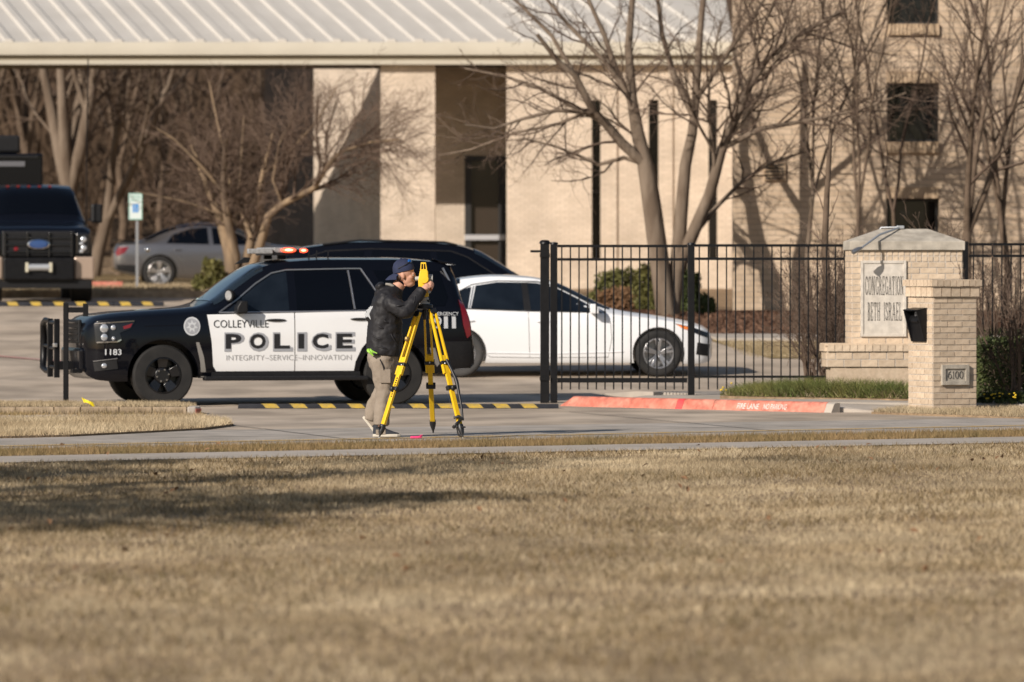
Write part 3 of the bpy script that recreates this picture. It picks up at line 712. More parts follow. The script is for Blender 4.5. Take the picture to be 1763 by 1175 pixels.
def wheel(parent, x, y, r, wd, side, tyre, rimmat, style, rim=.62, steer=0):
    """tyre and rim; side is the sign of the outward direction"""
    w_ = bpy.data.objects.new('wheel', None); col.objects.link(w_); w_.parent = parent; w_.location = (x, y, r); w_.rotation_euler = (0, 0, steer)
    s = side; R0 = r * rim; h = wd / 2
    MB().lathe([(R0, -h), (r * .93, -h), (r * .985, -h * .8), (r, -h * .5), (r, h * .5), (r * .985, h * .8), (r * .93, h * 1.0), (r * .82, h * 1.06), (R0 * 1.03, h * .98), (R0, h * .86)], 40, axis='Y').obj('tyre', tyre, w_, smooth=40)
    if s < 0:
        pass
    rb = MB(); f = lambda d: s * d
    rb.lathe([(R0 * 1.0, f(h * .9)), (R0 * .93, f(h * .93)), (R0 * .90, f(h * .55)), (R0 * .86, f(-h * .6)), (.02, f(-h * .6))], 36, axis='Y')
    rim_o = rb.obj('rim', rimmat if style != 'alloy' else M['alloydk'], w_, smooth=40)
    if style == 'steel':
        sp_ = MB()
        for k in range(5):
            a = 2 * math.pi * k / 5 + .3
            c, sn = math.cos(a), math.sin(a); t_ = (-sn, c)
            p0, p1 = .10 * R0 / .24, R0 * .94; w0, w1 = .055, .075
            v = [];
            for rr, ww, d in ((p0, w0, h * .50), (p1, w1, h * .72)):
                for q in (-1, 1): v.append((rr * c + t_[0] * ww * q, f(d), rr * sn + t_[1] * ww * q))
            for rr, ww, d in ((p0, w0, h * .2), (p1, w1, h * .4)):
                for q in (-1, 1): v.append((rr * c + t_[0] * ww * q, f(d), rr * sn + t_[1] * ww * q))
            sp_.add(v, [(0, 1, 3, 2), (4, 6, 7, 5), (0, 4, 5, 1), (2, 3, 7, 6), (0, 2, 6, 4), (1, 5, 7, 3)])
        sp_.lathe([(.0, f(h * .58)), (.085, f(h * .58)), (.105, f(h * .45)), (.11, f(h * .1))], 20, axis='Y')
        sp_.obj('spokes', rimmat, w_, smooth=30, bevel=.008)
        for k in range(6):
            a = 2 * math.pi * k / 6 + .2
            MB().lathe([(0, f(h * .70)), (.011, f(h * .70)), (.013, f(h * .5))], 8, c=(.075 * math.cos(a), 0, .075 * math.sin(a)), axis='Y').obj('lug_nut', M['chrome'], w_)
    else:
        sp_ = MB(); ns = 5
        for k in range(ns):
            a = 2 * math.pi * k / ns + .32
            for da in (-.13, .13):
                c, sn = math.cos(a + da * 1.25), math.sin(a + da * 1.25); c0, s0 = math.cos(a + da * .6), math.sin(a + da * .6)
                sp_.bar((R0 * .16 * c0, f(h * .62), R0 * .16 * s0), (R0 * .95 * c, f(h * .82), R0 * .95 * sn), R0 * .19, .03, up=(0, 1, 0))
        sp_.lathe([(.0, f(h * .72)), (R0 * .17, f(h * .70)), (R0 * .24, f(h * .55))], 20, axis='Y')
        sp_.lathe([(R0 * .92, f(h * .92)), (R0 * 1.0, f(h * .95)), (R0 * 1.0, f(h * .7)), (R0 * .9, f(h * .7))], 36, axis='Y')
        sp_.obj('spokes', rimmat, w_, smooth=30, bevel=.006)
    return w_
def mirror(parent, x, y, z, m, side, s=1.0):
    o = MB(); o.prism([(x - .06 * s, z - .03 * s), (x + .07 * s, z - .02 * s), (x + .075 * s, z + .12 * s), (x - .01 * s, z + .125 * s), (x - .055 * s, z + .05 * s)], y + side * .04 * s, y + side * .25 * s, 'Y'); o.box((x + .01, y + side * .02, z - .015), (.06 * s, .10 * s, .03)); return o.obj('door_mirror', m, parent, smooth=40, bevel=.025)

# ================= police SUV
SUVK = [(0, .50, .86, .92, .66, .55), (.05, .40, .98, 1.045, .80, .66), (.18, .33, 1.065, 1.13, .92, .76), (.45, .31, 1.10, 1.175, .985, .83), (1.0, .33, 1.13, 1.215, 1.01, .86), (1.45, .35, 1.155, 1.25, 1.015, .86),
        (1.62, .35, 1.165, 1.30, 1.015, .83), (2.0, .35, 1.175, 1.58, 1.015, .76), (2.32, .35, 1.185, 1.775, 1.015, .72), (2.6, .35, 1.19, 1.835, 1.015, .715), (3.2, .35, 1.20, 1.865, 1.015, .715), (4.0, .36, 1.21, 1.865, 1.015, .71),
        (4.54, .40, 1.215, 1.835, 1.0, .70), (4.73, .44, 1.215, 1.79, .99, .69), (4.80, .46, 1.215, 1.66, .985, .70), (4.88, .46, 1.20, 1.33, .975, .80), (4.95, .46, 1.02, 1.10, .96, .82), (5.0, .50, .72, .78, .90, .78)]
DS = 71.6
SYAW = R(13.5)
sx0 = X(281, DS)
suv = thing('police_suv', 'black police SUV with white doors lettered POLICE and a push bar', 'police car', (0, 0, 0), SYAW)
# place so the near front wheel sits where the photograph shows it
car = Car(SUVK, (.99, 3.936), .385, 1.17)
loc = Matrix.Rotation(SYAW, 3, 'Z') @ Vector((.99, -.86, 0)); suv.location = (sx0 - loc.x, DS - .35 - loc.y, .006)
car.body([M['pblack'], M['plastic']], suv)
for ax in (.99, 3.936):
    for sd in (-1, 1): wheel(suv, ax, sd * .865, .385, .27, sd, M['tyre'], M['steelblk'], 'steel', .60, R(0))
# doors: white skins
dfront = car.panel('front_door', [(1.62, .50), (1.60, .80), (1.545, 1.145), (2.655, 1.165), (2.655, .435), (1.66, .435)], M['pdoor'], suv, .006, (-1, 1))
drear = car.panel('rear_door', [(2.667, .435), (2.667, 1.165), (3.76, 1.19), (3.79, 1.02), (3.66, .88), (3.52, .72), (3.44, .55), (3.42, .435)], M['pdoor'], suv, .006, (-1, 1))
# glass
zb1 = 1.19
g1 = car.panel('front_window', [(1.80, 1.185), (1.98, 1.33), (2.22, 1.52), (2.42, 1.645), (2.60, 1.685), (2.60, 1.195)], M['glassblue'], suv, .004, (-1, 1))
g2 = car.panel('rear_window', [(2.70, 1.195), (2.70, 1.69), (3.38, 1.70), (3.42, 1.205)], M['glass'], suv, .004, (-1, 1))
g3 = car.panel('quarter_light', [(3.45, 1.205), (3.41, 1.70), (3.54, 1.70), (3.82, 1.24), (3.80, 1.21)], M['glass'], suv, .004, (-1, 1))
g4 = car.panel('cargo_window', [(3.72, 1.70), (3.92, 1.24), (4.61, 1.25), (4.66, 1.36), (4.58, 1.69)], M['glass'], suv, .005, (-1, 1))
car.line('window_trim', [(1.70, 1.172), (1.95, 1.335), (2.2, 1.535), (2.41, 1.665), (2.6, 1.705), (3.4, 1.722), (3.56, 1.722), (3.87, 1.21), (3.8, 1.195), (2.66, 1.18), (1.70, 1.172)], .011, M['alloydk'], suv, .006, (-1,))
car.line('quarter_bar', [(3.44, 1.21), (3.395, 1.70)], .014, M['alloydk'], suv, .004)
car.top('windscreen', 1.66, 2.31, 11, M['wshield'], suv, .006)
car.line('body_crease', [(1.4, 1.02), (.75, 1.0)], .004, M['pblack'], suv, .0)
# roof rails, light bar, aerial
lb = MB().box((2.60, 0, 1.905), (.26, 1.18, .03)).obj('light_bar', M['plastic'], suv)
for yy in (-.45, .45): MB().box((2.6, yy, 1.87), (.1, .06, .06)).obj('bar_foot', M['plastic'], lb)
for i in range(8):
    y0 = -.51 + i * 1.02 / 7
    m_ = M['greylens']
    MB().box((2.60, y0, 1.955), (.25, .138, .068)).obj('lamp_module', m_, lb, bevel=.012)
# the lit modules face the side and front at the near end
for k, (yy, sz) in enumerate(((.05, .17), (.34, .11))):
    pass
o = MB(); o.ell((2.66, -.605, 1.955), (.10, .035, .034), 14, 8); o.obj('lit_lamp', M['redlit'], lb, smooth=60)
o = MB(); o.ell((2.66, -.635, 1.957), (.055, .012, .016), 12, 6); o.obj('lamp_core', M['redhot'], lb, smooth=60)
o = MB(); o.ell((2.86, -.56, 1.95), (.06, .035, .03), 14, 8); o.obj('lit_lamp', M['redlit'], lb, smooth=60)
o = MB(); o.ell((2.86, -.59, 1.952), (.03, .012, .014), 12, 6); o.obj('lamp_core', M['redhot'], lb, smooth=60)
MB().box((2.755, -.56, 1.94), (.11, .06, .05)).obj('lamp_module', M['plastic'], lb, bevel=.01)
MB().box((2.30, -.57, 1.94), (.32, .09, .065)).obj('lamp_module', M['greylens'], lb, bevel=.012)
MB().prism([(2.02, 1.775), (2.20, 1.80), (2.22, 1.86), (2.15, 1.865)], -.36, -.31, 'Y').obj('roof_aerial', M['plastic'], suv)
for xx in (3.0, 3.1, 3.25): MB().tube([(xx, -.2, 1.85), (xx + .01, -.2, 1.95)], .009, 5).obj('aerial', M['plastic'], suv)
# front end
gr = MB(); gr.box((.012, 0, .93), (.05, 1.06, .30))
gr = gr.obj('grille', M['plastic'], suv, bevel=.015)
for zz in (.83, .90, .97, 1.04): MB().box((-.012, 0, zz), (.03, 1.02, .016)).obj('grille_bar', M['lensdark'], gr)
def headlamp(sd):
    q = Car.panel(car, 'headlamp', [(.13, 1.03), (.36, 1.045), (.63, 1.062), (.58, .975), (.44, .92), (.47, .83), (.42, .80), (.15, .79)], M['lensdark'], suv, .012, (sd,), .05, .05)
    for (xx, zz, r_) in ((.25, .975, .056), (.36, .985, .034), (.25, .865, .046), (.36, .85, .026)):
        yy = sd * (car.W(xx, zz) + .02)
        MB().ell((xx, yy, zz), (r_, .022, r_), 16, 8).obj('lamp_projector', M['lens'], q, smooth=60)
    car.line('lamp_strip', [(.14, 1.035), (.38, 1.052), (.62, 1.068)], .012, M['chrome'], q, .018, (sd,))
    car.line('lamp_strip', [(.16, .80), (.41, .81), (.455, .835)], .015, M['chrome'], q, .018, (sd,))
    Car.panel(car, 'side_marker', [(.48, 1.0), (.60, 1.04), (.57, .985), (.49, .965)], M['redlens'], q, .020, (sd,), .01, .05)
    return q
for sd in (-1, 1): headlamp(sd)
bp = MB(); bp.box((.03, 0, .58), (.12, 1.5, .30)); bp.obj('front_bumper', M['pblack'], suv, bevel=.04)
for sd in (-1, 1):
    fl = car.panel('fog_lamp_bezel', [(.12, .55), (.40, .585), (.42, .47), (.14, .44)], M['plastic'], suv, .008, (sd,), .03, .06)
    yy = sd * (car.W(.25, .51) + .016); MB().ell((.25, yy, .51), (.038, .016, .032), 14, 8).obj('fog_lamp', M['lens'], fl, smooth=60)
    car.line('bezel_strip', [(.12, .565), (.41, .60)], .006, M['alloydk'], fl, .014, (sd,))
# wheel arch lip liner (pale dusty edge behind the front wheel)
car.panel('arch_liner', [(1.40, .80), (1.44, .80), (1.50, .62), (1.54, .36), (1.47, .36), (1.455, .55)], mat('dusty_liner', (.20, .19, .175), rough=.9), suv, .006, (-1,), .02, .1)
car.panel('rear_arch_mud', [(4.40, .72), (4.47, .72), (4.53, .52), (4.50, .48), (4.45, .55)], mat('mud_liner', (.17, .16, .15), rough=.9), suv, .006, (-1,), .02, .1)
# push bar
pb = MB()
for sd in (-1, 1): pb.box((-.24, sd * .27, .72), (.07, .05, .74))
for sd in (-1, 1): pb.box((-.10, sd * .27, .50), (.28, .05, .10))
pb.tube([(-.24, -.27, 1.04), (-.24, .27, 1.04)], .028, 8); pb.tube([(-.24, -.27, .72), (-.24, .27, .72)], .025, 8); pb.tube([(-.24, -.27, .48), (-.24, .27, .48)], .025, 8)
pbo = pb.obj('push_bar', M['iron'], suv, bevel=.008)
for sd in (1,):
    wv = MB(); pts = [(-.24, sd * .29, 1.06), (-.26, sd * .55, 1.07), (-.24, sd * .83, 1.02), (-.22, sd * .92, .86), (-.22, sd * .93, .66), (-.24, sd * .86, .46), (-.24, sd * .60, .42), (-.24, sd * .29, .42)]
    wv.tube(pts, [.03, .034, .042, .048, .048, .042, .034, .03], 8); wv.tube([(-.23, sd * .29, .74), (-.22, sd * .93, .74)], .024, 8)
    wv.obj('push_bar_wing', M['iron'], pbo, smooth=60)
MB().box((-.27, -.31, .76), (.05, .10, .05)).obj('push_bar_lamp', M['alloy'], pbo, bevel=.008)
MB().box((-.05, -.62, .44), (.12, .2, .05)).obj('push_bar_foot', M['iron'], pbo)
# sills, mirrors, handles, tail
for sd in (-1, 1):
    sb = MB().box((2.55, sd * .99, .345), (2.1, .16, .055)).obj('side_step', M['plastic'], suv, bevel=.015)
    MB().box((2.55, sd * .985, .40), (1.9, .05, .055)).obj('sill_trim', M['plastic'], suv)
    mirror(suv, 1.95, sd * .94, 1.19, M['plastic'], sd, 1.05)
    for (xx, zz, d_) in ((2.42, 1.075, dfront), (3.50, 1.085, drear)):
        yy = sd * (car.W(xx, zz) + .016)
        MB().ell((xx, yy, zz), (.13, .022, .017), 16, 8).obj('door_handle', M['plastic'], suv, smooth=60)
    car.panel('tail_lamp', [(4.80, 1.33), (4.87, 1.28), (4.93, 1.02), (4.94, .88), (4.89, .84), (4.84, 1.0)], M['redlens'], suv, .02, (sd,), .05, .07)
car.panel('rear_bumper', [(4.42, .80), (4.94, .80), (4.985, .70), (4.98, .52), (4.86, .46), (4.58, .44), (4.52, .62)], M['plastic'], suv, .018, (-1, 1), .04, .1)
MB().box((4.98, 0, .62), (.08, 1.7, .26)).obj('bumper_bar', M['plastic'], suv, bevel=.03)
car.top('rear_screen', 4.745, 4.87, 11, M['glass'], suv, .006, 5)
MB().prism([(4.55, 1.838), (4.80, 1.79), (4.83, 1.765), (4.62, 1.79)], -.66, .66, 'Y').obj('roof_spoiler', M['pblack'], suv, bevel=.006)
MB().tube([(4.63, -.735, 1.73), (4.74, -.775, 1.50), (4.83, -.835, 1.28)], .016, 5).obj('pillar_trim', M['alloydk'], suv, smooth=60)
# spotlight at the screen pillar, inspection sticker
spl = MB(); spl.lathe([(0, .05), (.05, .04), (.075, 0), (.078, -.03), (.0, -.035)], 18, c=(0, 0, 0), axis='X'); spl = spl.obj('spot_lamp', M['plastic'], suv, smooth=40); spl.location = (1.86, -.915, 1.385); spl.rotation_euler = (0, R(0), R(32))
MB().lathe([(0, -.042), (.060, -.040)], 18, axis='X').obj('spot_lens', M['greylens'], spl)
MB().tube([(.02, 0, -.05), (.1, .04, -.14)], .012, 6).obj('spot_stem', M['chrome'], spl)
car.panel('door_shadow_gap', [(2.657, .44), (2.665, .44), (2.665, 1.16), (2.657, 1.16)], M['joint'], suv, .004, (-1,), .004, .2)
# lettering
side = lambda off: (lambda xc, zc: (lambda a, b: (xc + a, -(car.W(xc + a, zc + b) + off), zc + b)))
decal('door_lettering', 'COLLEYVILLE', .095, .70, side(.0125)(1.975, 1.03), M['txtblack'], suv, -.004)
def spaced(txt, xc, zc, h, pitch, wd, m, off, bold, grow=0.0, dx=0, dz=0):
    ws_ = [wd if ch != 'I' else wd * .36 for ch in txt]; gap_ = (pitch * len(txt) - sum(ws_)) / (len(txt) - 1); u_ = xc - pitch * len(txt) / 2
    for i, ch in enumerate(txt):
        x_ = u_ + ws_[i] / 2; u_ += ws_[i] + gap_
        decal('letter', ch, h + grow, (wd if ch != 'I' else wd * .36) + grow, side(off)(x_ + dx, zc + dz), m, suv, bold)
spaced('POLICE', 2.585, .81, .185, .270, .20, M['txtgrey'], .0118, .035, .055, .012, -.008)
spaced('POLICE', 2.585, .81, .185, .270, .20, M['txtblack'], .0150, .035)
decal('motto_lettering', 'INTEGRITY~SERVICE~INNOVATION', .066, 1.60, side(.0125)(2.585, .605), M['txtthin'], suv, -.012)
decal('unit_number', '1183', .075, .20, side(.012)(.36, .68), M['txtsilver'], suv, .012)
decal('emergency_lettering', 'EMERGENCY', .045, .36, side(.012)(4.60, 1.15), M['txtsilver'], suv, .006)
for i, ch in enumerate('911'):
    x_ = 4.61 + (i - 1) * .105
    decal('numeral', ch, .15, .10 if ch == '9' else .052, side(.012)(x_, 1.04), M['txtsilver'], suv, .005)
# seal on the wing: disc, ring and star
def disc(xc, zc, r, off, m, name, n=24, star=False):
    v = [(xc, zc)] + [(xc + (r if not star or i % 2 == 0 else r * .5) * math.sin(2 * math.pi * i / n), zc + (r if not star or i % 2 == 0 else r * .5) * math.cos(2 * math.pi * i / n) * 1.12) for i in range(n)]
    mb = MB(); mb.add([(x, -(car.W(x, z) + off), z) for x, z in v], [(0, i + 1, (i + 1) % n + 1) for i in range(n)]); return mb.obj(name, m, suv)
disc(1.35, 1.0, .105, .006, M['txtsilver'], 'wing_seal')
disc(1.35, 1.0, .088, .009, M['txtgrey'], 'wing_seal_ring')
disc(1.35, 1.0, .078, .012, M['txtsilver'], 'wing_seal_star', 14, True)
MB().lathe([(0, 0), (.024, 0), (.026, .004)], 8, axis='Y', c=(1.35, -(car.W(1.35, 1.0) + .016), 1.0)).obj('wing_seal_centre', M['txtgrey'], suv)
o = MB().box((0, 0, 0), (.12, .09, .003)).obj('screen_sticker', mat('pale_green_sticker', (.40, .52, .42), rough=.6), suv)
q = car.sec(1.80); o.location = (1.80, -.62, q[12][1] - .005); o.rotation_euler = (R(6), R(-36), 0)

# ================= white sedan
WK = [(0, .30, .52, .56, .52, .42), (.05, .22, .62, .67, .70, .56), (.2, .19, .70, .755, .83, .66), (.5, .18, .77, .83, .89, .72), (.85, .19, .82, .885, .915, .75), (1.25, .20, .865, .94, .925, .75), (1.45, .20, .88, .985, .925, .72),
      (1.9, .20, .90, 1.20, .925, .64), (2.3, .20, .915, 1.375, .925, .59), (2.65, .20, .93, 1.44, .925, .575), (3.1, .20, .94, 1.46, .925, .575), (3.55, .20, .95, 1.425, .925, .58), (3.95, .21, .965, 1.30, .92, .60), (4.35, .24, .975, 1.10, .90, .64), (4.6, .28, .97, 1.06, .88, .68), (4.78, .33, .93, 1.03, .84, .70), (4.86, .42, .80, .86, .76, .62)]
DW = 81.2
WY = R(180 + 3)
sedan = thing('white_sedan', 'white sedan parked behind the iron gate', 'car', (0, 0, 0), WY)
wc = Car(WK, (.80, 3.63), .335, 1.12)
l_ = Matrix.Rotation(WY, 3, 'Z') @ Vector((.80, .80, 0)); sedan.location = (X(1133, DW) - l_.x, DW - l_.y, gz(DW) + .006)
wc.body([M['pwhite'], M['plastic']], sedan)
for ax in (.80, 3.63):
    for sd in (-1, 1): wheel(sedan, ax, sd * .80, .335, .22, sd, M['tyredusty'] if ax > 2 else M['tyre'], M['alloydk'], 'alloy', .66)
SS = (-1, 1)
wc.panel('front_window', [(1.62, .925), (1.95, 1.12), (2.25, 1.27), (2.52, 1.335), (2.66, 1.345), (2.62, .945)], M['glassblue'], sedan, .004, SS)
wc.panel('rear_window', [(2.72, .95), (2.75, 1.345), (3.10, 1.35), (3.40, 1.30), (3.48, .972)], M['glassblue'], sedan, .004, SS)
wc.panel('quarter_light', [(3.52, .975), (3.46, 1.285), (3.62, 1.235), (3.86, 1.09), (3.97, .995)], M['glassblue'], sedan, .004, SS)
wc.line('window_trim', [(1.55, .915), (1.95, 1.145), (2.25, 1.29), (2.52, 1.358), (3.1, 1.368), (3.45, 1.315), (3.86, 1.11), (3.99, .99), (2.7, .94), (1.55, .915)], .007, M['frame'], sedan, .006, SS)
wc.panel('pillar', [(2.61, .945), (2.73, .95), (2.76, 1.345), (2.65, 1.345)], M['plastic'], sedan, .003, SS)
wc.line('quarter_bar', [(3.50, .975), (3.43, 1.29)], .010, M['alloydk'], sedan, .002, SS)
wc.top('windscreen', 1.49, 2.30, 11, M['wshield'], sedan, .005)
wc.top('rear_screen', 3.62, 4.30, 11, M['glassblue'], sedan, .005)
for pts in ([(1.50, .90), (1.47, .55), (1.52, .28)], [(2.66, .93), (2.64, .28)], [(1.52, .28), (2.64, .275), (3.20, .285)], [(3.96, .97), (3.86, .80), (3.62, .66), (3.40, .42), (3.20, .285)]):
    wc.line('door_gap', pts, .004, M['joint'], sedan, .0, SS)
for sd in SS:
    for xx, zz in ((2.45, .79), (3.52, .80)): MB().ell((xx, sd * (wc.W(xx, zz) + .012), zz), (.10, .018, .013), 14, 8).obj('door_handle', M['pwhite'], sedan, smooth=60)
    mirror(sedan, 1.72, sd * .87, .925, M['pwhite'], sd, .95)
    h = wc.panel('headlamp', [(.06, .62), (.30, .705), (.58, .765), (.44, .69), (.22, .60), (.08, .555)], M['lensdark'], sedan, .008, (sd,), .03, .06)
    wc.panel('indicator', [(.34, .70), (.55, .755), (.46, .69), (.36, .665)], M['amber'], h, .013, (sd,), .01, .06)
    wc.panel('intake', [(.05, .46), (.24, .49), (.26, .32), (.08, .29)], M['plastic'], sedan, .006, (sd,), .02, .06)
    wc.panel('tail_lamp', [(4.42, .95), (4.70, .94), (4.80, .86), (4.78, .78), (4.55, .84)], M['redlens'], sedan, .006, (sd,), .02, .07)
    wc.line('sill_crease', [(1.30, .36), (2.3, .33), (3.25, .345)], .009, M['pwhite'], sedan, .004, (sd,))
MB().box((.02, 0, .47), (.05, .9, .14)).obj('grille', M['plastic'], sedan)

# ================= black crossover behind
CK = [(0, .36, .66, .70, .58, .48), (.06, .27, .80, .86, .78, .64), (.25, .24, .90, .97, .89, .74), (.6, .24, .97, 1.04, .94, .79), (.95, .25, 1.01, 1.11, .955, .78), (1.4, .25, 1.04, 1.40, .96, .71), (1.85, .25, 1.06, 1.645, .96, .67), (2.15, .25, 1.075, 1.72, .96, .665), (2.8, .25, 1.085, 1.77, .96, .665),
      (3.6, .26, 1.10, 1.765, .955, .66), (4.2, .30, 1.12, 1.71, .945, .65), (4.6, .36, 1.13, 1.63, .93, .64), (4.78, .42, 1.13, 1.48, .92, .65), (4.9, .44, 1.05, 1.18, .90, .70), (4.95, .5, .8, .86, .84, .68)]
DV = 86.4; VY = R(180 + 3)
van = thing('black_crossover', 'black crossover with roof rails parked behind the police SUV', 'car', (0, 0, 0), VY)
vc = Car(CK, (.95, 3.85), .37, 1.12)
l_ = Matrix.Rotation(VY, 3, 'Z') @ Vector((2.0, .9, 0)); van.location = (X(800, DV) - l_.x, DV - l_.y, gz(DV) + .02)
vc.body([M['pblack'], M['plastic']], van)
for ax in (.95, 3.85):
    for sd in SS: wheel(van, ax, sd * .82, .37, .23, sd, M['tyre'], M['alloydk'], 'alloy', .66)
vc.panel('front_window', [(1.35, 1.08), (1.62, 1.27), (1.95, 1.49), (2.2, 1.575), (2.42, 1.60), (2.40, 1.11)], M['glass'], van, .004, SS)
vc.panel('rear_window', [(2.50, 1.11), (2.52, 1.605), (3.40, 1.61), (3.45, 1.13)], M['glass'], van, .004, SS)
vc.panel('cargo_window', [(3.55, 1.14), (3.52, 1.60), (4.1, 1.57), (4.45, 1.45), (4.5, 1.19)], M['glass'], van, .004, SS)
vc.line('window_trim', [(1.22, 1.06), (1.60, 1.285), (1.95, 1.51), (2.2, 1.60), (3.4, 1.635), (4.1, 1.60), (4.48, 1.47), (4.54, 1.19), (2.5, 1.09), (1.22, 1.06)], .006, M['frame'], van, .005, SS)
vc.line('pillar_sheen', [(1.05, 1.16), (1.5, 1.43), (1.9, 1.63)], .010, M['plastic'], van, -.18, (1,))
vc.top('windscreen', 1.0, 1.84, 11, M['wshield'], van, .005)
vc.top('rear_screen', 4.62, 4.86, 11, M['glass'], van, .005)
for sd in SS:
    MB().tube([(2.1, sd * .62, 1.69), (2.3, sd * .62, 1.735), (3.6, sd * .61, 1.765), (4.15, sd * .61, 1.70)], .017, 7).obj('roof_rail', M['plastic'], van, smooth=60)
    mirror(van, 1.45, sd * .90, 1.10, M['pblack'], sd)
    vc.panel('headlamp', [(.08, .78), (.4, .87), (.55, .93), (.5, .84), (.1, .68)], M['lensdark'], van, .006, (sd,), .02, .08)
    vc.panel('tail_lamp', [(4.45, 1.12), (4.78, 1.12), (4.86, .95), (4.6, .92)], M['redlens'], van, .006, (sd,), .02, .08)
    for xx, zz in ((2.3, .98), (3.3, 1.0)): MB().ell((xx, sd * (vc.W(xx, zz) + .012), zz), (.1, .018, .014), 12, 6).obj('door_handle', M['pblack'], van, smooth=60)

# ================= grey sedan at the island
GK = [(0, .34, .60, .64, .6, .5), (.06, .24, .72, .77, .8, .66), (.3, .2, .80, .86, .9, .76), (.95, .2, .88, .94, .945, .80), (1.5, .21, .92, 1.0, .95, .78), (1.7, .21, .93, 1.06, .95, .74), (2.2, .21, .95, 1.32, .95, .64), (2.6, .21, .96, 1.44, .95, .60), (3.1, .21, .965, 1.475, .95, .59), (3.5, .22, .97, 1.43, .95, .60), (3.95, .23, .98, 1.30, .95, .62), (4.35, .26, .985, 1.11, .94, .68), (4.6, .3, .98, 1.055, .92, .74), (4.9, .38, .94, 1.04, .88, .78), (5.02, .44, .80, .88, .80, .70)]
DG = 126.2; GYW = R(180 + 6)
grey = thing('grey_sedan', 'dark grey sedan with bright alloy wheel behind the tree', 'car', (0, 0, 0), GYW)
gc = Car(GK, (.98, 4.02), .365, 1.10)
l_ = Matrix.Rotation(GYW, 3, 'Z') @ Vector((4.02, .82, 0)); grey.location = (X(274, DG) - l_.x, DG - l_.y, gz(DG) + .006)
gc.body([M['pgrey'], M['plastic']], grey)
for ax in (.98, 4.02):
    for sd in SS: wheel(grey, ax, sd * .83, .365, .24, sd, M['tyre'], M['alloy'], 'alloy', .70)
gc.panel('front_window', [(1.85, .97), (2.2, 1.19), (2.5, 1.33), (2.85, 1.36), (2.82, .985)], M['glass'], grey, .004, SS)
gc.panel('rear_window', [(2.92, .985), (2.95, 1.36), (3.3, 1.34), (3.72, 1.20), (3.86, 1.01)], M['glass'], grey, .004, SS)
gc.top('windscreen', 1.72, 2.55, 11, M['wshield'], grey, .005)
gc.top('rear_screen', 3.62, 4.32, 11, M['glass'], grey, .005)
gc.top('roof_skin', 2.6, 3.6, 11, mat('dark_roof_paint', (.012, .014, .024), rough=.25, coat=1), grey, .004)
for sd in SS:
    gc.panel('tail_lamp', [(4.70, .93), (4.92, .92), (4.99, .80), (4.95, .72), (4.78, .80)], M['redlens'], grey, .006, (sd,), .02, .07)
    MB().ell((4.28, sd * (gc.W(4.28, .86) + .004), .86), (.05, .012, .05), 14, 6).obj('fuel_cap', M['chrome'], grey, smooth=60)
    MB().ell((3.62, sd * (gc.W(3.62, .86) + .012), .86), (.10, .018, .014), 14, 6).obj('door_handle', M['pgrey'], grey, smooth=60)
    gc.panel('lower_bumper', [(4.52, .52), (4.96, .54), (4.95, .42), (4.5, .34)], M['plastic'], grey, .008, (sd,), .02, .1)
    gc.line('door_gap', [(3.86, 1.0), (3.75, .80), (3.55, .60), (3.45, .3)], .004, M['joint'], grey, 0, (sd,))
    mirror(grey, 1.95, sd * .88, .99, M['pgrey'], sd)
MB().prism([(4.55, 1.06), (4.98, 1.10), (5.02, 1.075), (4.6, 1.04)], -.72, .72, 'Y').obj('boot_spoiler', M['pblack'], grey)

# ================= black utility truck seen from the front
TK = [(0, .48, 1.16, 1.26, .92, .82), (.04, .46, 1.28, 1.36, .99, .88), (.3, .44, 1.36, 1.44, 1.01, .90), (.9, .44, 1.40, 1.48, 1.02, .90), (1.25, .44, 1.42, 1.52, 1.02, .88), (1.42, .44, 1.45, 1.64, 1.02, .86), (1.85, .44, 1.47, 2.06, 1.02, .77), (2.1, .44, 1.48, 2.18, 1.02, .75), (2.7, .44, 1.48, 2.25, 1.02, .74), (3.7, .44, 1.48, 2.23, 1.02, .74), (3.9, .44, 1.48, 2.14, 1.02, .74), (4.0, .46, 1.46, 2.04, 1.0, .74)]
DT = 106.0; TY = R(90 + 7)
truck = thing('black_truck', 'black utility truck with winch bumper facing the car park', 'truck', (0, 0, 0), TY)
tc_ = Car(TK, (.98, 3.4), .45, 1.12)
truck.location = (X(66, DT), DT, gz(DT) + .01)
tc_.body([M['pblack'], M['plastic']], truck)
for ax in (.98,):
    for sd in SS: wheel(truck, ax, sd * .84, .45, .38, sd, M['tyre'], M['steelblk'], 'alloy', .58)
tc_.top('windscreen', 1.46, 2.08, 11, M['glass'], truck, .006)
tc_.panel('side_window', [(1.75, 1.47), (2.05, 1.80), (2.35, 1.93), (2.75, 1.94), (2.75, 1.48)], M['glass'], truck, .004, SS)
gr = MB().box((-.02, 0, 1.10), (.08, 1.36, .48)).obj('grille', M['plastic'], truck, bevel=.03)
for zz in (.95, 1.08, 1.21): MB().box((-.07, 0, zz), (.03, 1.24, .05)).obj('grille_bar', M['steelblk'], gr, bevel=.01)
for yy in (-.62, -.2, .2, .62): MB().box((-.095, yy, 1.08), (.03, .035, .46)).obj('grille_upright', M['steelblk'], gr, bevel=.008)
ov = MB().lathe([(0, -.13), (.10, -.125), (.115, -.11), (.12, -.09)], 28, axis='X').obj('emblem', M['blueoval'], gr, smooth=40); ov.location = (0, 0, 1.09); ov.scale = (1, 1.62, .72)
MB().lathe([(.112, -.126), (.128, -.120), (.128, -.09), (.112, -.09)], 28, axis='X').obj('emblem_rim', M['chrome'], ov)
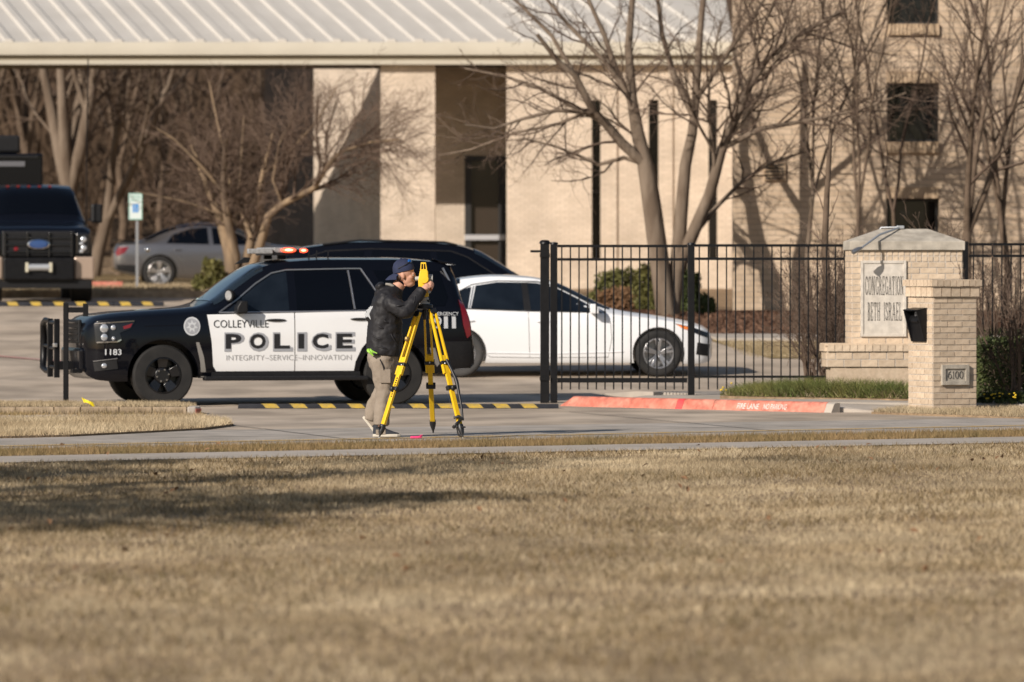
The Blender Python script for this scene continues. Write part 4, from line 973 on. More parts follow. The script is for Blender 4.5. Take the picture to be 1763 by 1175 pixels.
for sd in SS:
    h = MB().box((.02, sd * .82, 1.10), (.14, .25, .40)).obj('headlamp', M['lensdark'], truck, bevel=.03)
    for zz in (1.02, 1.18): MB().ell((-.055, sd * .84, zz), (.03, .06, .055), 14, 8).obj('lamp_projector', M['lens'], h, smooth=60)
    for zz in (1.10, .955): MB().ell((-.06, sd * .80, zz), (.02, .045, .03), 10, 6).obj('indicator', M['lens'], h, smooth=60)
    MB().prism([(-.10, .43), (.30, .42), (.30, .84), (-.10, .86)], sd * .66, sd * 1.04, 'Y').obj('bumper_corner', M['bronzebump'], truck, bevel=.04)
    mm = MB(); mm.box((1.72, sd * 1.17, 1.68), (.12, .22, .36)); mm = mm.obj('tow_mirror', M['plastic'], truck, bevel=.04)
    MB().bar((1.72, sd * 1.0, 1.56), (1.72, sd * 1.1, 1.58), .05, .05).obj('mirror_arm', M['plastic'], mm)
MB().box((-.10, 0, .63), (.30, 1.32, .42)).obj('winch_bumper', M['iron'], truck, bevel=.03)
MB().box((.0, 0, .345), (.3, 1.96, .15)).obj('air_dam', M['plastic'], truck)
wn = MB().lathe([(0, -.2), (.065, -.2), (.065, .2), (0, .2)], 16, axis='Y', c=(-.27, 0, .66)).obj('winch_drum', M['galv'], truck, smooth=40)
for yy in (-.22, .22): MB().box((-.28, yy, .66), (.10, .06, .18)).obj('winch_end', mat('winch_cream', (.5, .47, .36), rough=.5), wn, bevel=.01)
MB().ell((-.27, .42, 1.0), (.03, .05, .04), 10, 6).obj('red_lamp', M['redlens'], truck)
for yy in (-.3, -.1, .1, .3, .5): MB().box((2.12, yy, 2.20), (.06, .06, .03)).obj('clearance_lamp', M['redlens'], truck)
bx = MB().box((5.3, .80, 2.0), (2.4, 2.1, 1.72)).obj('box_body', M['pblack'], truck, bevel=.03)
MB().box((4.085, .80, 2.80), (.03, 1.9, .05)).obj('box_trim', M['plastic'], bx)
MB().box((4.085, .55, 2.66), (.03, .9, .10)).obj('box_sign', mat('dull_grey_band', (.12, .12, .13), rough=.5), bx)
rf = MB().box((4.9, .75, 3.05), (.9, 1.15, .34)).obj('roof_unit', M['plastic'], bx, bevel=.05)
MB().tube([(1.5, -.97, 1.5), (1.5, -.97, 2.7), (1.5, -1.0, 4.6)], .012, 5).obj('whip_aerial', M['iron'], truck)
for sd in SS: wheel(truck, 5.0, sd * .84, .45, .38, sd, M['tyre'], M['steelblk'], 'alloy', .58)
# ---------------------------------------------------------------- iron gate and fences
FD = 72.4
zt_, zm_, zb_ = Z(424, FD), Z(447, FD), Z(655, FD)
def square(n, x, z0, z1, w_, parent, y=FD, m=None): return MB().box((x, y, (z0 + z1) / 2), (w_, w_, z1 - z0)).obj(n, m or M['iron'], parent, bevel=.004)
gate = thing('gate_post', 'thick black gate post at the speed bump end, with a stub arm', 'gate post')
xg = X(938, FD)
square('post', xg, 0, Z(420, FD), .115, gate)
mb = MB(); mb.lathe([(0, .05), (.05, .045), (.068, .02), (.072, 0), (.0, -.005)], 16, c=(xg, FD, Z(420, FD))); mb.obj('post_cap', M['iron'], gate, smooth=50)
MB().bar((xg - .05, FD, Z(433, FD)), (X(913, FD), FD, Z(433, FD)), .03, .03).obj('stub_arm', M['iron'], gate)
for zz in (Z(440, FD), Z(652, FD)): MB().box((xg, FD - .065, zz), (.13, .03, .05)).obj('roller_bracket', M['iron'], gate)
gate2 = thing('fence_post', 'black square fence post standing close beside the thick gate post', 'fence post')
xg2 = X(953.5, FD); square('post', xg2, 0, Z(421, FD), .09, gate2)
mb = MB(); mb.lathe([(0, .03), (.05, .025), (.056, 0), (0, -.004)], 14, c=(xg2, FD, Z(421, FD))); mb.obj('post_cap', M['iron'], gate2, smooth=50)
def fence(label, xa, xb, n, pw, zt, zm, zb, zlow, y=FD, rail=.034, low=.045, slope=0):
    t = thing('iron_fence', label, 'fence')
    MB().box(((xa + xb) / 2, y, zt), (xb - xa, .03, rail)).obj('top_rail', M['iron'], t)
    MB().box(((xa + xb) / 2, y, zm), (xb - xa, .03, rail)).obj('middle_rail', M['iron'], t)
    MB().box(((xa + xb) / 2, y, zb), (xb - xa, .04, low)).obj('bottom_rail', M['iron'], t)
    me = None
    for i in range(n):
        if me is None: me = MB().box((0, 0, (zt + zlow) / 2), (pw, pw, zt - zlow)).mesh('picket'); me.materials.append(M['iron'])
        o = bpy.data.objects.new('picket', me); col.objects.link(o); o.parent = t
        o.location = (xa + (i + .5) * (xb - xa) / n, y, 0)
    return t
xp = X(1190, FD)
fence('black picket gate panel between the gate posts and the round capped post', xg2 + .046, xp - .05, 15, .018, zt_, zm_, zb_, Z(671, FD), low=.06)
p3 = thing('fence_post', 'black capped post where the gate panel meets the long fence', 'fence post'); square('post', xp, .11, Z(422, FD), .085, p3)
mb = MB(); mb.lathe([(0, .03), (.045, .025), (.052, 0), (0, -.004)], 14, c=(xp, FD, Z(422, FD))); mb.obj('post_cap', M['iron'], p3, smooth=50)
fence('black picket fence between the capped post and the brick sign', xp + .045, X(1462, FD), 17, .017, Z(423, FD), Z(446, FD), Z(649, FD), Z(671, FD), low=.03)
RD = 73.6
fence('black picket fence behind the bare shrub beyond the brick sign', X(1668, RD), X(1960, RD), 18, .017, Z(421, RD), Z(441, RD), Z(650, RD), Z(665, RD), y=RD, low=.03)
p4 = thing('fence_post', 'black fence post rising right behind the brick sign', 'fence post'); square('post', X(1661, RD), .1, Z(416, RD), .085, p4, RD)
# gate catch at the other side of the driveway
CD = 69.2
gp = thing('gate_catch', 'slim black gate catch frame standing in front of the push bar', 'gate post')
x_ = X(113.5, CD); square('post', x_, .0, Z(522, CD), .062, gp, CD)
MB().box(((X(118, CD) + X(144, CD)) / 2, CD, Z(534, CD)), (X(144, CD) - X(118, CD), .05, .065)).obj('arm', M['iron'], gp)
MB().box((X(147.5, CD), CD, (Z(523, CD) + Z(545, CD)) / 2), (.062, .062, Z(523, CD) - Z(545, CD))).obj('catch_plate', M['iron'], gp)

# ---------------------------------------------------------------- brick monuments
brick_me = {}
def bricks(parent, L, y, x0, z0, rows, ch, bl, frame, rngs, skip=None, soldier=(), zoff=0):
    """courses of single bricks on one face. frame maps (u along face, n outward, z) to local coordinates and gives rotation"""
    fn, rot = frame; gap = .011
    for r in range(rows):
        z = z0 + r * ch + ch / 2
        if r in soldier: lens = [ch * .98] * int(round(L / (ch * .98)))
        else:
            off = (r % 2) * bl / 2; lens = []
            u = 0
            if off: lens.append(off); u = off
            while u < L - 1e-6: l = min(bl, L - u); lens.append(l); u += l
        k = L / sum(lens); u = 0
        for l in lens:
            l *= k; c = u + l / 2; u += l
            if l < .03: continue
            if skip and skip(c, z, l): continue
            key = (round(l, 2), round(ch, 3))
            if key not in brick_me:
                me = MB().box((0, 0, 0), (key[0] - gap, .05, ch - gap)).mesh('brick'); me.materials.append(M['brick']); brick_me[key] = me
            o = bpy.data.objects.new('brick', brick_me[key]); col.objects.link(o); o.parent = parent
            o.location = fn(x0 + c, y + rngs.uniform(-.002, .003), z + zoff); o.rotation_euler = (0, 0, rot)
# --- address pillar
PD = 68.3; yawp = R(-25) ; A = .60
ch_ = .072; rows = 19; zc0 = .02
pil = thing('address_pillar', 'square cream brick pillar with a stone address plate 6100', 'pillar', (0, 0, 0), R(25))
corner = Matrix.Rotation(R(25), 3, 'Z') @ Vector((-A / 2, -A / 2, 0)); pil.location = (X(1606, PD) - corner.x, PD - corner.y, .0)
zp = rows * ch_ + zc0
MB().box((0, 0, zp / 2), (A - .004, A - .004, zp)).obj('mortar_core', M['mortar'], pil)
rn = random.Random(11)
def face(i, A_=A, B_=None):                        # 0 front(-y) 1 left(-x) 2 right(+x) 3 back
    B_ = B_ or A_
    return [(lambda u, n, z: (u, -B_ / 2 + .02 - n, z), 0), (lambda u, n, z: (-A_ / 2 + .02 - n, -u, z), R(90)), (lambda u, n, z: (A_ / 2 - .02 + n, u, z), R(90)), (lambda u, n, z: (u, B_ / 2 - .02 + n, z), 0)][i]
plate = (-.005, .452, .375, .245)                      # centre u, z, width, height
sk = lambda u, z, l: False
front_skip = lambda c, z, l: abs((c - A / 2) - plate[0]) < (plate[2] - l) / 2 and abs(z - plate[1]) < plate[3] / 2 - ch_ / 2
for i in range(4): bricks(pil, A, 0, -A / 2, zc0, rows, ch_, .20, face(i), rn, front_skip if i == 0 else None)
# corbelled cap: two soldier courses
capw = A + .055
for i in range(4):
    f_ = face(i, capw)
    bricks(pil, capw, 0, -capw / 2, zp, 1, .125, .20, f_, rn, None, (0,))
MB().box((0, 0, zp + .0625), (capw - .03, capw - .03, .12)).obj('cap_core', M['mortar'], pil)
capw2 = A + .10
for i in range(4): bricks(pil, capw2, 0, -capw2 / 2, zp + .125, 1, .085, .10, face(i, capw2), rn, None, (0,))
MB().box((0, 0, zp + .125 + .043), (capw2 - .03, capw2 - .03, .082)).obj('cap_top', M['brick'], pil, bevel=.004)
pl = MB().box((plate[0], -A / 2 + .0, plate[1]), (plate[2] - .10, .05, plate[3] - .10)).obj('address_plate', M['capstone'], pil)
fr = MB(); pw, ph_ = plate[2], plate[3]
for sx in (-1, 1): fr.box((plate[0] + sx * (pw / 2 - .025), -A / 2 - .008, plate[1]), (.05, .07, ph_))
for sz in (-1, 1): fr.box((plate[0], -A / 2 - .008, plate[1] + sz * (ph_ / 2 - .025)), (pw - .1, .07, .05))
fr.obj('plate_frame', M['capstone'], pl, bevel=.004)

# serif lettering cut as thin slabs
def arc(cx, cy, rx, ry, a0, a1, wt, wn, n=14):      # stroke with thick sides and thin top/bottom
    P_ = []; Q_ = []
    for i in range(n + 1):
        a = R(a0 + (a1 - a0) * i / n); t = wn + (wt - wn) * abs(math.cos(a)); 
        P_.append((cx + (rx) * math.cos(a), cy + (ry) * math.sin(a))); Q_.append((cx + (rx - t) * math.cos(a), cy + (ry - min(t, wn * 1.3)) * math.sin(a)))
    return [[P_[i], P_[i + 1], Q_[i + 1], Q_[i]] for i in range(n)]
def ln(x0, y0, x1, y1, w_):                         # slanted or vertical bar with horizontal cut ends
    return [[(x0 - w_ / 2, y0), (x0 + w_ / 2, y0), (x1 + w_ / 2, y1), (x1 - w_ / 2, y1)]]
def hb(x0, x1, y, t): return [[(x0, y - t / 2), (x1, y - t / 2), (x1, y + t / 2), (x0, y + t / 2)]]
def sf(x, y, w_=.34): return hb(x - w_ / 2, x + w_ / 2, y, .035)
T, S_ = .12, .045
def glyph(c):
    if c == 'C': return arc(.52, .5, .48, .5, 42, 318, T, .045) + ln(.86, .68, .88, .9, .05) + ln(.86, .1, .88, .3, .05)
    if c == 'O': return arc(.5, .5, .5, .5, 0, 360, T, .045, 24)
    if c == 'N': return ln(.16, 0, .16, 1, S_) + ln(.84, 0, .84, 1, S_) + ln(.2, 1, .8, 0, T) + sf(.16, .02, .3) + sf(.84, .98, .3) + sf(.12, .98, .25)
    if c == 'G': return arc(.52, .5, .48, .5, 42, 318, T, .045) + ln(.84, .08, .84, .42, T * .8) + sf(.84, .43, .34) + ln(.86, .68, .88, .9, .05)
    if c == 'R': return ln(.2, 0, .2, 1, T) + sf(.2, .02) + sf(.14, .98, .3) + arc(.42, .74, .38, .26, -90, 90, T, .045, 10) + ln(.5, .5, .86, .0, T * .8) + hb(.2, .45, .98, .04) + hb(.2, .45, .5, .04) + sf(.88, .02, .24)
    if c == 'E': return ln(.2, 0, .2, 1, T) + hb(.04, .84, .98, .045) + hb(.04, .88, .022, .045) + hb(.2, .66, .51, .045) + ln(.82, .8, .82, 1, .05) + ln(.86, 0, .86, .22, .05) + ln(.66, .4, .66, .62, .05)
    if c == 'A': return ln(.1, 0, .47, 1, S_) + ln(.88, 0, .52, 1, T) + hb(.25, .72, .34, .045) + sf(.1, .02, .28) + sf(.88, .02, .3)
    if c == 'T': return ln(.5, 0, .5, 1, T) + hb(.04, .96, .975, .05) + ln(.06, .76, .06, 1, .05) + ln(.94, .76, .94, 1, .05) + sf(.5, .02)
    if c == 'I': return ln(.5, 0, .5, 1, T * 1.3) + sf(.5, .02, .7) + sf(.5, .98, .7)
    if c == 'B': return ln(.2, 0, .2, 1, T) + sf(.14, .98, .3) + sf(.14, .02, .3) + arc(.42, .76, .36, .24, -90, 90, T, .045, 10) + arc(.42, .26, .44, .26, -90, 90, T, .045, 10) + hb(.2, .44, .98, .04) + hb(.2, .44, .51, .04) + hb(.2, .44, .02, .04)
    if c == 'H': return ln(.18, 0, .18, 1, T) + ln(.82, 0, .82, 1, T) + hb(.18, .82, .52, .045) + sum([sf(x, y, .32) for x in (.18, .82) for y in (.02, .98)], [])
    if c == 'S': return arc(.5, .75, .40, .25, 30, 270, T, .05) + arc(.5, .26, .44, .26, -150, 90, T, .05) + ln(.84, .74, .86, .94, .05) + ln(.1, .06, .08, .28, .05)
    if c == 'L': return ln(.22, 0, .22, 1, T) + sf(.22, .98) + hb(.04, .9, .022, .045) + ln(.88, 0, .88, .24, .05)
    if c == '6': return arc(.5, .32, .46, .32, 0, 360, T, .05, 20) + arc(.9, .36, .86, .64, 100, 175, T, .06, 10)
    if c == '1': return ln(.5, 0, .5, 1, T * 1.2) + sf(.5, .02, .6) + ln(.28, .82, .48, .97, .1)
    if c == '0': return arc(.5, .5, .47, .5, 0, 360, T, .05, 24)
def serif(name, txt, u0, z0, wd, h, y, parent, adv=1.12, y2=None):
    ws = {'I': .5, '1': .62, 'N': 1.1, 'S': .8, 'L': .85, 'E': .85, 'B': .85, ' ': .55}
    tot = sum(ws.get(c, 1) * adv for c in txt); k = wd / tot; u = u0
    for c in txt:
        w_ = ws.get(c, 1)
        if c != ' ':
            mb = MB()
            for i, q in enumerate(glyph(c)):
                e = .0004 * (i % 5)                 # overlapping strokes never share a plane
                mb.prism([(u + a * w_ * k, z0 + b * h) for a, b in q], y - .004 - e, y + .01, 'Y')
            mb.obj('letter' if not c.isdigit() else 'numeral', M['ink'], parent)
        u += w_ * adv * k
serif('n', '6100', plate[0] - .105, plate[1] - .045, .22, .09, -A / 2 - .026, pl, 1.15)
# black call box on the driveway face of the pillar
cb = thing('call_box', 'black wedge shaped call box mounted on the brick address pillar', 'call box', pil.location, R(25))
ztop, zbot = Z(531, PD), Z(589, PD)
w0 = -A / 2 - .005
mb = MB(); v = []
out = lambda z, d, s: (w0 - d, s, z)
prof = [(.0, ztop), (.135, ztop - .02), (.135, ztop - .05), (.035, zbot), (0, zbot)]
shell = MB()
for s in (-.17, .15): shell.prism([(w0 - d, z) for d, z in prof], s, s + .02, 'Y')
shell.prism([(w0, ztop + .006), (w0 - .145, ztop - .02), (w0 - .145, ztop - .035), (w0, ztop - .012)], -.172, .172, 'Y')
shell.prism([(w0 - .015, ztop - .03), (w0 - .075, ztop - .15), (w0 - .06, ztop - .17), (w0 - .028, zbot), (w0 + .0, zbot)], -.15, .15, 'Y')
shell.obj('housing', M['iron'], cb, bevel=.003)
MB().box((w0 - .050, 0, ztop - .13), (.03, .16, .10), M=Matrix.Rotation(R(38), 3, 'Y')).obj('keypad', M['plastic'], cb)
MB().box((w0 - .055, 0, ztop - .07), (.02, .05, .05)).obj('speaker', M['alloydk'], cb)

# --- sign monument
ND = 71.4; SY = R(4)
mon = thing('brick_sign', 'cream brick monument sign with stone plaque CONGREGATION BETH ISRAEL', 'sign', (0, 0, 0), SY)
MW, MDp = 1.36, .62
xl, xr = X(1463, ND), X(1655, ND); MW = xr - xl
mon.location = ((xl + xr) / 2, ND + MDp / 2, 0)
zt0 = Z(431, ND); zled = Z(592, ND)
MB().box((0, 0, (.1 + zt0) / 2), (MW - .004, MDp - .004, zt0 - .1)).obj('mortar_core', M['mortar'], mon)
pu0, pu1 = X(1478, ND) - (xl + xr) / 2, X(1557, ND) - (xl + xr) / 2
pz0, pz1 = Z(580, ND), Z(449, ND)
msk = lambda c, z, l: (pu0 + l / 2 < c - MW / 2 < pu1 - l / 2) and pz0 + .04 < z < pz1 - .04
nr = int(round((zt0 - zled) / .074)); chm = (zt0 - zled) / nr
bricks(mon, MW, 0, -MW / 2, zled, nr, chm, .215, face(0, MW, MDp), rn, msk, (nr - 1, nr - 2))
bricks(mon, MDp, 0, -MDp / 2, zled, nr, chm, .205, face(1, MW, MDp), rn, None, (nr - 1, nr - 2))
bricks(mon, MDp, 0, -MDp / 2, zled, nr, chm, .205, face(2, MW, MDp), rn, None)
pq = MB().box(((pu0 + pu1) / 2, -MDp / 2 + .005, (pz0 + pz1) / 2), (pu1 - pu0, .05, pz1 - pz0)).obj('stone_plaque', M['stone'], mon, bevel=.003)
fr = MB(); t_ = .035
for u in (pu0 + t_ / 2, pu1 - t_ / 2): fr.box((u, -MDp / 2 - .022, (pz0 + pz1) / 2), (t_, .02, pz1 - pz0))
for z in (pz0 + t_ / 2, pz1 - t_ / 2 - .0): fr.box(((pu0 + pu1) / 2, -MDp / 2 - .0225, z), (pu1 - pu0 - 2 * t_, .02, t_))
fr.obj('plaque_border', M['stone'], pq, bevel=.004)
ux = lambda p: X(p, ND) - (xl + xr) / 2
serif('a', 'CONGREGATION', ux(1485.5), Z(508, ND), X(1553, ND) - X(1485.5, ND), Z(476, ND) - Z(508, ND), -MDp / 2 - .021, pq, 1.22)
serif('b', 'BETH', ux(1490), Z(552, ND), X(1512.5, ND) - X(1490, ND), Z(521, ND) - Z(552, ND), -MDp / 2 - .021, pq, 1.22)
serif('c', 'ISRAEL', ux(1517.5), Z(552, ND), X(1550, ND) - X(1517.5, ND), Z(521, ND) - Z(552, ND), -MDp / 2 - .021, pq, 1.22)
# hipped stone cap
cz = zt0; hw, hd = MW / 2 + .025, MDp / 2 + .05; pk = Z(394, ND)
cap = MB(); cap.add([(-hw, -hd, cz), (hw, -hd, cz), (hw, hd, cz), (-hw, hd, cz), (-hw, -hd, cz + .11), (hw, -hd, cz + .11), (hw, hd, cz + .11), (-hw, hd, cz + .11), (-.30, 0, pk), (.30, 0, pk)],
                    [(3, 2, 1, 0), (0, 1, 5, 4), (1, 2, 6, 5), (2, 3, 7, 6), (3, 0, 4, 7), (4, 5, 9, 8), (5, 6, 9), (6, 7, 8, 9), (7, 4, 8)])
cap.obj('stone_cap', M['capstone'], mon, bevel=.006)
# lower bench wall projecting to the left, with soldier ledge
bx0, bx1 = ux(1417), ux(1640); by = -MDp / 2 - .16; bd = .5
bl_ = bx1 - bx0; bc = (bx0 + bx1) / 2
MB().box((bc, by + bd / 2, .1 + (Z(632, ND) - .1) / 2), (bl_ - .10, bd - .04, Z(632, ND) - .1)).obj('bench_base', M['brick'], mon)
MB().box((bc, by + bd / 2, (Z(632, ND) + zled) / 2), (bl_ - .004, bd - .004, zled - Z(632, ND) - .01)).obj('bench_core', M['mortar'], mon)
def bface(u, n, z): return (u, by + .02 - n, z)
zb1_ = Z(632, ND); hh = (zled - zb1_)
bricks(mon, bl_, 0, bx0, zb1_, 2, hh * .33, .215, (bface, 0), rn)
bricks(mon, bl_, .025, bx0, zb1_ + hh * .66, 1, hh * .34, .215, (bface, 0), rn, None, (0,))
def bleft(u, n, z): return (bx0 + .02 - n, by + u, z)
bricks(mon, bd, 0, 0, zb1_, 2, hh * .33, .205, (bleft, R(90)), rn)
bricks(mon, bd, .025, 0, zb1_ + hh * .66, 1, hh * .34, .205, (bleft, R(90)), rn, None, (0,))
MB().box((bc, by + bd / 2, zled - .01), (bl_ + .04, bd + .04, .03)).obj('ledge_top', M['brick'], mon)
# flood light on a conduit arm
fl = thing('sign_floodlight', 'small grey floodlight on a conduit arm over the brick sign', 'light', mon.location, SY)
top = Vector((ux(1553), 0, pk + .02)); head = Vector((ux(1474), -MDp / 2 - .34, Z(427, ND - .3)))
MB().tube([top, top * .45 + head * .55 + Vector((0, 0, .045)), head], .014, 8).obj('arm', M['galv'], fl, smooth=60)
MB().tube([top, (ux(1520), .02, pk + .015), (ux(1500), .05, cz + .10)], .012, 8).obj('conduit', M['galv'], fl, smooth=60)
MB().box(top, (.09, .07, .04)).obj('junction_box', M['galv'], fl, bevel=.006)
d_ = (head - top).normalized()
MB().tube([head, head + Vector((-.05, -.02, -.02)), head + Vector((-.12, -.04, -.06))], [.016, .030, .032], 12).obj('lamp_head', M['alloydk'], fl, smooth=40)
# ---------------------------------------------------------------- trees
class Tree:
    def __init__(s, seed): s.r = random.Random(seed); s.t = MB(); s.c = MB()
    def limb(s, pts, r0, r1, thick=None, n=None):
        k = len(pts); rad = [r0 + (r1 - r0) * i / (k - 1) for i in range(k)]
        big = r0 > (thick or .028)
        (s.t if big else s.c).tube(pts, rad, n or (9 if r0 > .06 else 6 if big else 4 if r0 > .012 else 3), cap=big)
    def path(s, p, d, L, steps, bend, upw):
        pts = [Vector(p)]; d = Vector(d).normalized()
        for i in range(steps):
            d = (d + Vector((s.r.gauss(0, bend), s.r.gauss(0, bend), s.r.gauss(0, bend) + upw))).normalized()
            pts.append(pts[-1] + d * (L / steps))
        return pts
    def grow(s, p, d, L, r, lev, prm):
        """side shoots recursively; prm: list per level of (children per metre, length ratio, angle, bend, upward pull)"""
        steps = 5 if lev < 2 else 4 if lev < 3 else 3
        kids, ratio, ang, bend, upw = prm[min(lev, len(prm) - 1)]
        pts = s.path(p, d, L, steps, bend, upw); s.limb(pts, r, max(r * .35, .0022))
        if lev >= len(prm): return
        s.shoots(pts, r, max(r * .35, .0022), L, lev, prm, .22)
    def shoots(s, pts, r0, r1, L, lev, prm, start=.25):
        kids, ratio, ang, bend, upw = prm[lev]
        n = max(1, int(kids * L + s.r.random())); k = len(pts) - 1
        for i in range(n):
            f = start + (1 - start) * (i + s.r.random()) / n; q = min(f, .999) * k; j = int(q); t = q - j
            p = pts[j].lerp(pts[j + 1], t); d = (pts[j + 1] - pts[j]).normalized(); rr = r0 + (r1 - r0) * f
            ax = d.cross(Vector((s.r.gauss(0, 1), s.r.gauss(0, 1), s.r.gauss(0, 1))))
            if ax.length < 1e-4: continue
            a = R(ang * s.r.uniform(.6, 1.35)); nd = Matrix.Rotation(a, 3, ax.normalized()) @ d
            l = L * ratio * s.r.uniform(.55, 1.2) * (1.15 - .55 * f)
            s.grow(p, nd, l, max(min(rr * .62, l * .013 + .002), .0024), lev + 1, prm)
    def build(s, name, label, bm, tm, cat='tree', group=None, loc=None):
        t = thing(name, label, cat, loc or (0, 0, 0), 0, group)
        if s.t.v: s.t.obj('trunk', bm, t, smooth=70)
        if s.c.v:
            me = bpy.data.meshes.new('crown'); me.from_pydata(s.c.v, [], s.c.f); me.update(); mkobj('crown', me, tm, t)
        return t
def pl_(D, pts, jit=0, rr=None):                   # photo polyline (px, py, dy) to world points
    return [P(a, b, D + c) for a, b, c in pts]

# big twin stem tree in front of the tan block
D_ = 98.8; T1 = Tree(7)
prm = [(2.6, .62, 42, .12, .02), (3.6, .55, 42, .16, .03), (5.5, .52, 42, .2, .02), (7.0, .55, 42, .22, .0)]
base = gz(D_)
limbs = [([(1150, 545, 0), (1138, 470, 0), (1122, 350, 0), (1112, 285, .0)], .19, .15),
         ([(1112, 288, 0), (1098, 230, .1), (1088, 170, .1), (1082, 80, .2), (1092, -40, .2)], .14, .045),
         ([(1110, 282, 0), (1072, 248, -.1), (1042, 212, -.2), (1020, 190, -.3), (990, 130, -.4), (960, 105, -.5), (925, 60, -.7)], .10, .035),
         ([(1114, 285, 0), (1075, 272, .1), (1030, 284, .2), (1005, 272, .2), (955, 252, .2), (905, 240, .3), (870, 243, .4)], .045, .014),
         ([(1025, 195, -.3), (960, 190, -.5), (900, 205, -.6), (850, 222, -.7), (800, 215, -.9)], .05, .012),
         ([(1155, 545, .1), (1168, 440, .1), (1172, 380, .1), (1180, 285, .2), (1192, 230, .2), (1198, 170, .3), (1205, 60, .4), (1215, -50, .5)], .145, .045),
         ([(1165, 470, .1), (1190, 410, 0), (1222, 335, -.2), (1242, 260, -.3), (1262, 215, -.4), (1290, 150, -.5), (1322, 100, -.5), (1372, 62, -.6), (1450, 20, -.8)], .125, .03),
         ([(1190, 410, 0), (1235, 355, .2), (1280, 310, .3), (1330, 280, .4), (1420, 250, .5)], .055, .015),
         ([(1245, 255, -.3), (1310, 222, -.5), (1390, 208, -.6), (1480, 190, -.8), (1560, 160, -1.0)], .06, .015),
         ([(1042, 212, -.2), (985, 182, -.3), (925, 150, -.2), (870, 132, -.1), (800, 118, 0)], .055, .014),
         ([(1020, 190, -.3), (960, 214, -.1), (885, 230, .1), (810, 258, .3), (755, 268, .4)], .04, .012),
         ([(990, 130, -.4), (950, 62, -.3), (900, 12, -.2), (850, -30, 0)], .05, .02),
         ([(1088, 170, .1), (1040, 105, .3), (980, 45, .4), (925, -20, .5)], .06, .025),
         ([(1090, 180, .1), (1060, 120, .4), (1040, 60, .7), (1000, -30, .9)], .07, .03),
         ([(1195, 200, .3), (1160, 130, .6), (1140, 60, .8), (1128, -40, 1.0)], .07, .03),
         ([(1196, 175, .3), (1240, 110, .1), (1290, 40, -.1), (1340, -40, -.2)], .06, .028)]
for pts, r0, r1 in limbs:
    q = pl_(D_, pts); 
    if pts[0][1] > 500: q[0].z = base - .1
    T1.limb(q, r0, r1)
    L = sum((b - a).length for a, b in zip(q, q[1:]))
    if pts[0][1] < 500 or r0 < .14: T1.shoots(q, r0 * .8, r1, L, 0, [(4.3, .48, 44, .13, .03), (5.0, .55, 46, .18, .03), (6.2, .54, 46, .22, .02), (5.5, .5, 44, .22, .0)], .30 if pts[0][1] > 400 else .15)
T1.build('twin_stem_tree', 'large bare tree with twin grey trunks behind the iron gate', M['bark'], M['twig'])

def free_tree(seed, x, y, h, r, name, label, bm, tm, spread=30, stems=3, fork=.25, prm=None, lean=(0, 0), group=None, dens=1.0, z0=None):
    t = Tree(seed); z = gz(y) - .1 if z0 is None else z0; rn_ = t.r
    b = Vector((x, y, z)); f = b + Vector((lean[0] * h * fork, lean[1] * h * fork, h * fork))
    mid = (b + f) / 2 + Vector((rn_.gauss(0, .03) * h * fork, 0, 0))
    t.limb([b, mid, f], r, r * .8)
    prm = prm or [(2.0 * dens, .5, 38, .10, .04), (2.9 * dens, .5, 42, .16, .03), (3.8 * dens, .5, 42, .2, .02), (2.2 * dens, .5, 42, .2, .02)]
    for i in range(stems):
        a = 2 * math.pi * (i + rn_.uniform(-.25, .25)) / stems; s_ = R(spread * rn_.uniform(.5, 1.2))
        d = Vector((math.cos(a) * math.sin(s_) + lean[0], math.sin(a) * math.sin(s_) * .8 + lean[1], math.cos(s_)))
        L = h * (1 - fork) * rn_.uniform(.8, 1.1)
        pts = t.path(f - Vector((0, 0, r * .5)), d, L, 7, .07, .03); t.limb(pts, r * .62, .012); t.shoots(pts, r * .55, .012, L, 0, prm, .12)
    return t.build(name, label, bm, tm, 'tree', group)
# trees along the tan wall
free_tree(21, X(1655, 97.5), 97.5, 7.5, .10, 'slim_tree', 'slim dark bare tree rising behind the brick sign', M['barkdark'], M['twig'], 16, 3, .22, lean=(.06, 0))
free_tree(22, X(1538, 99.3), 99.3, 6.5, .045, 'slim_tree', 'thin bare sapling in front of the stacked windows', M['barkdark'], M['twig'], 12, 2, .3)
free_tree(23, X(1725, 98.5), 98.5, 7.0, .075, 'slim_tree', 'slender bare tree at the far end of the tan wall', M['barkdark'], M['twig'], 18, 3, .25)
free_tree(24, X(1478, 98.0), 98.0, 6.8, .05, 'slim_tree', 'slim bare sapling standing left of the stacked windows', M['barkdark'], M['twig'], 14, 3, .3)
free_tree(25, X(1400, 99.5), 99.5, 7.6, .05, 'slim_tree', 'bare sapling between the twin stem tree and the sign', M['bark'], M['twig'], 18, 3, .3)
# a tree out to the left whose shadow reaches the tan wall
free_tree(26, -1.2, 94.6, 8.5, .17, 'courtyard_tree', 'bare tree hidden behind the parked cars', M['bark'], M['twig'], 26, 3, .42, z0=None) if False else None

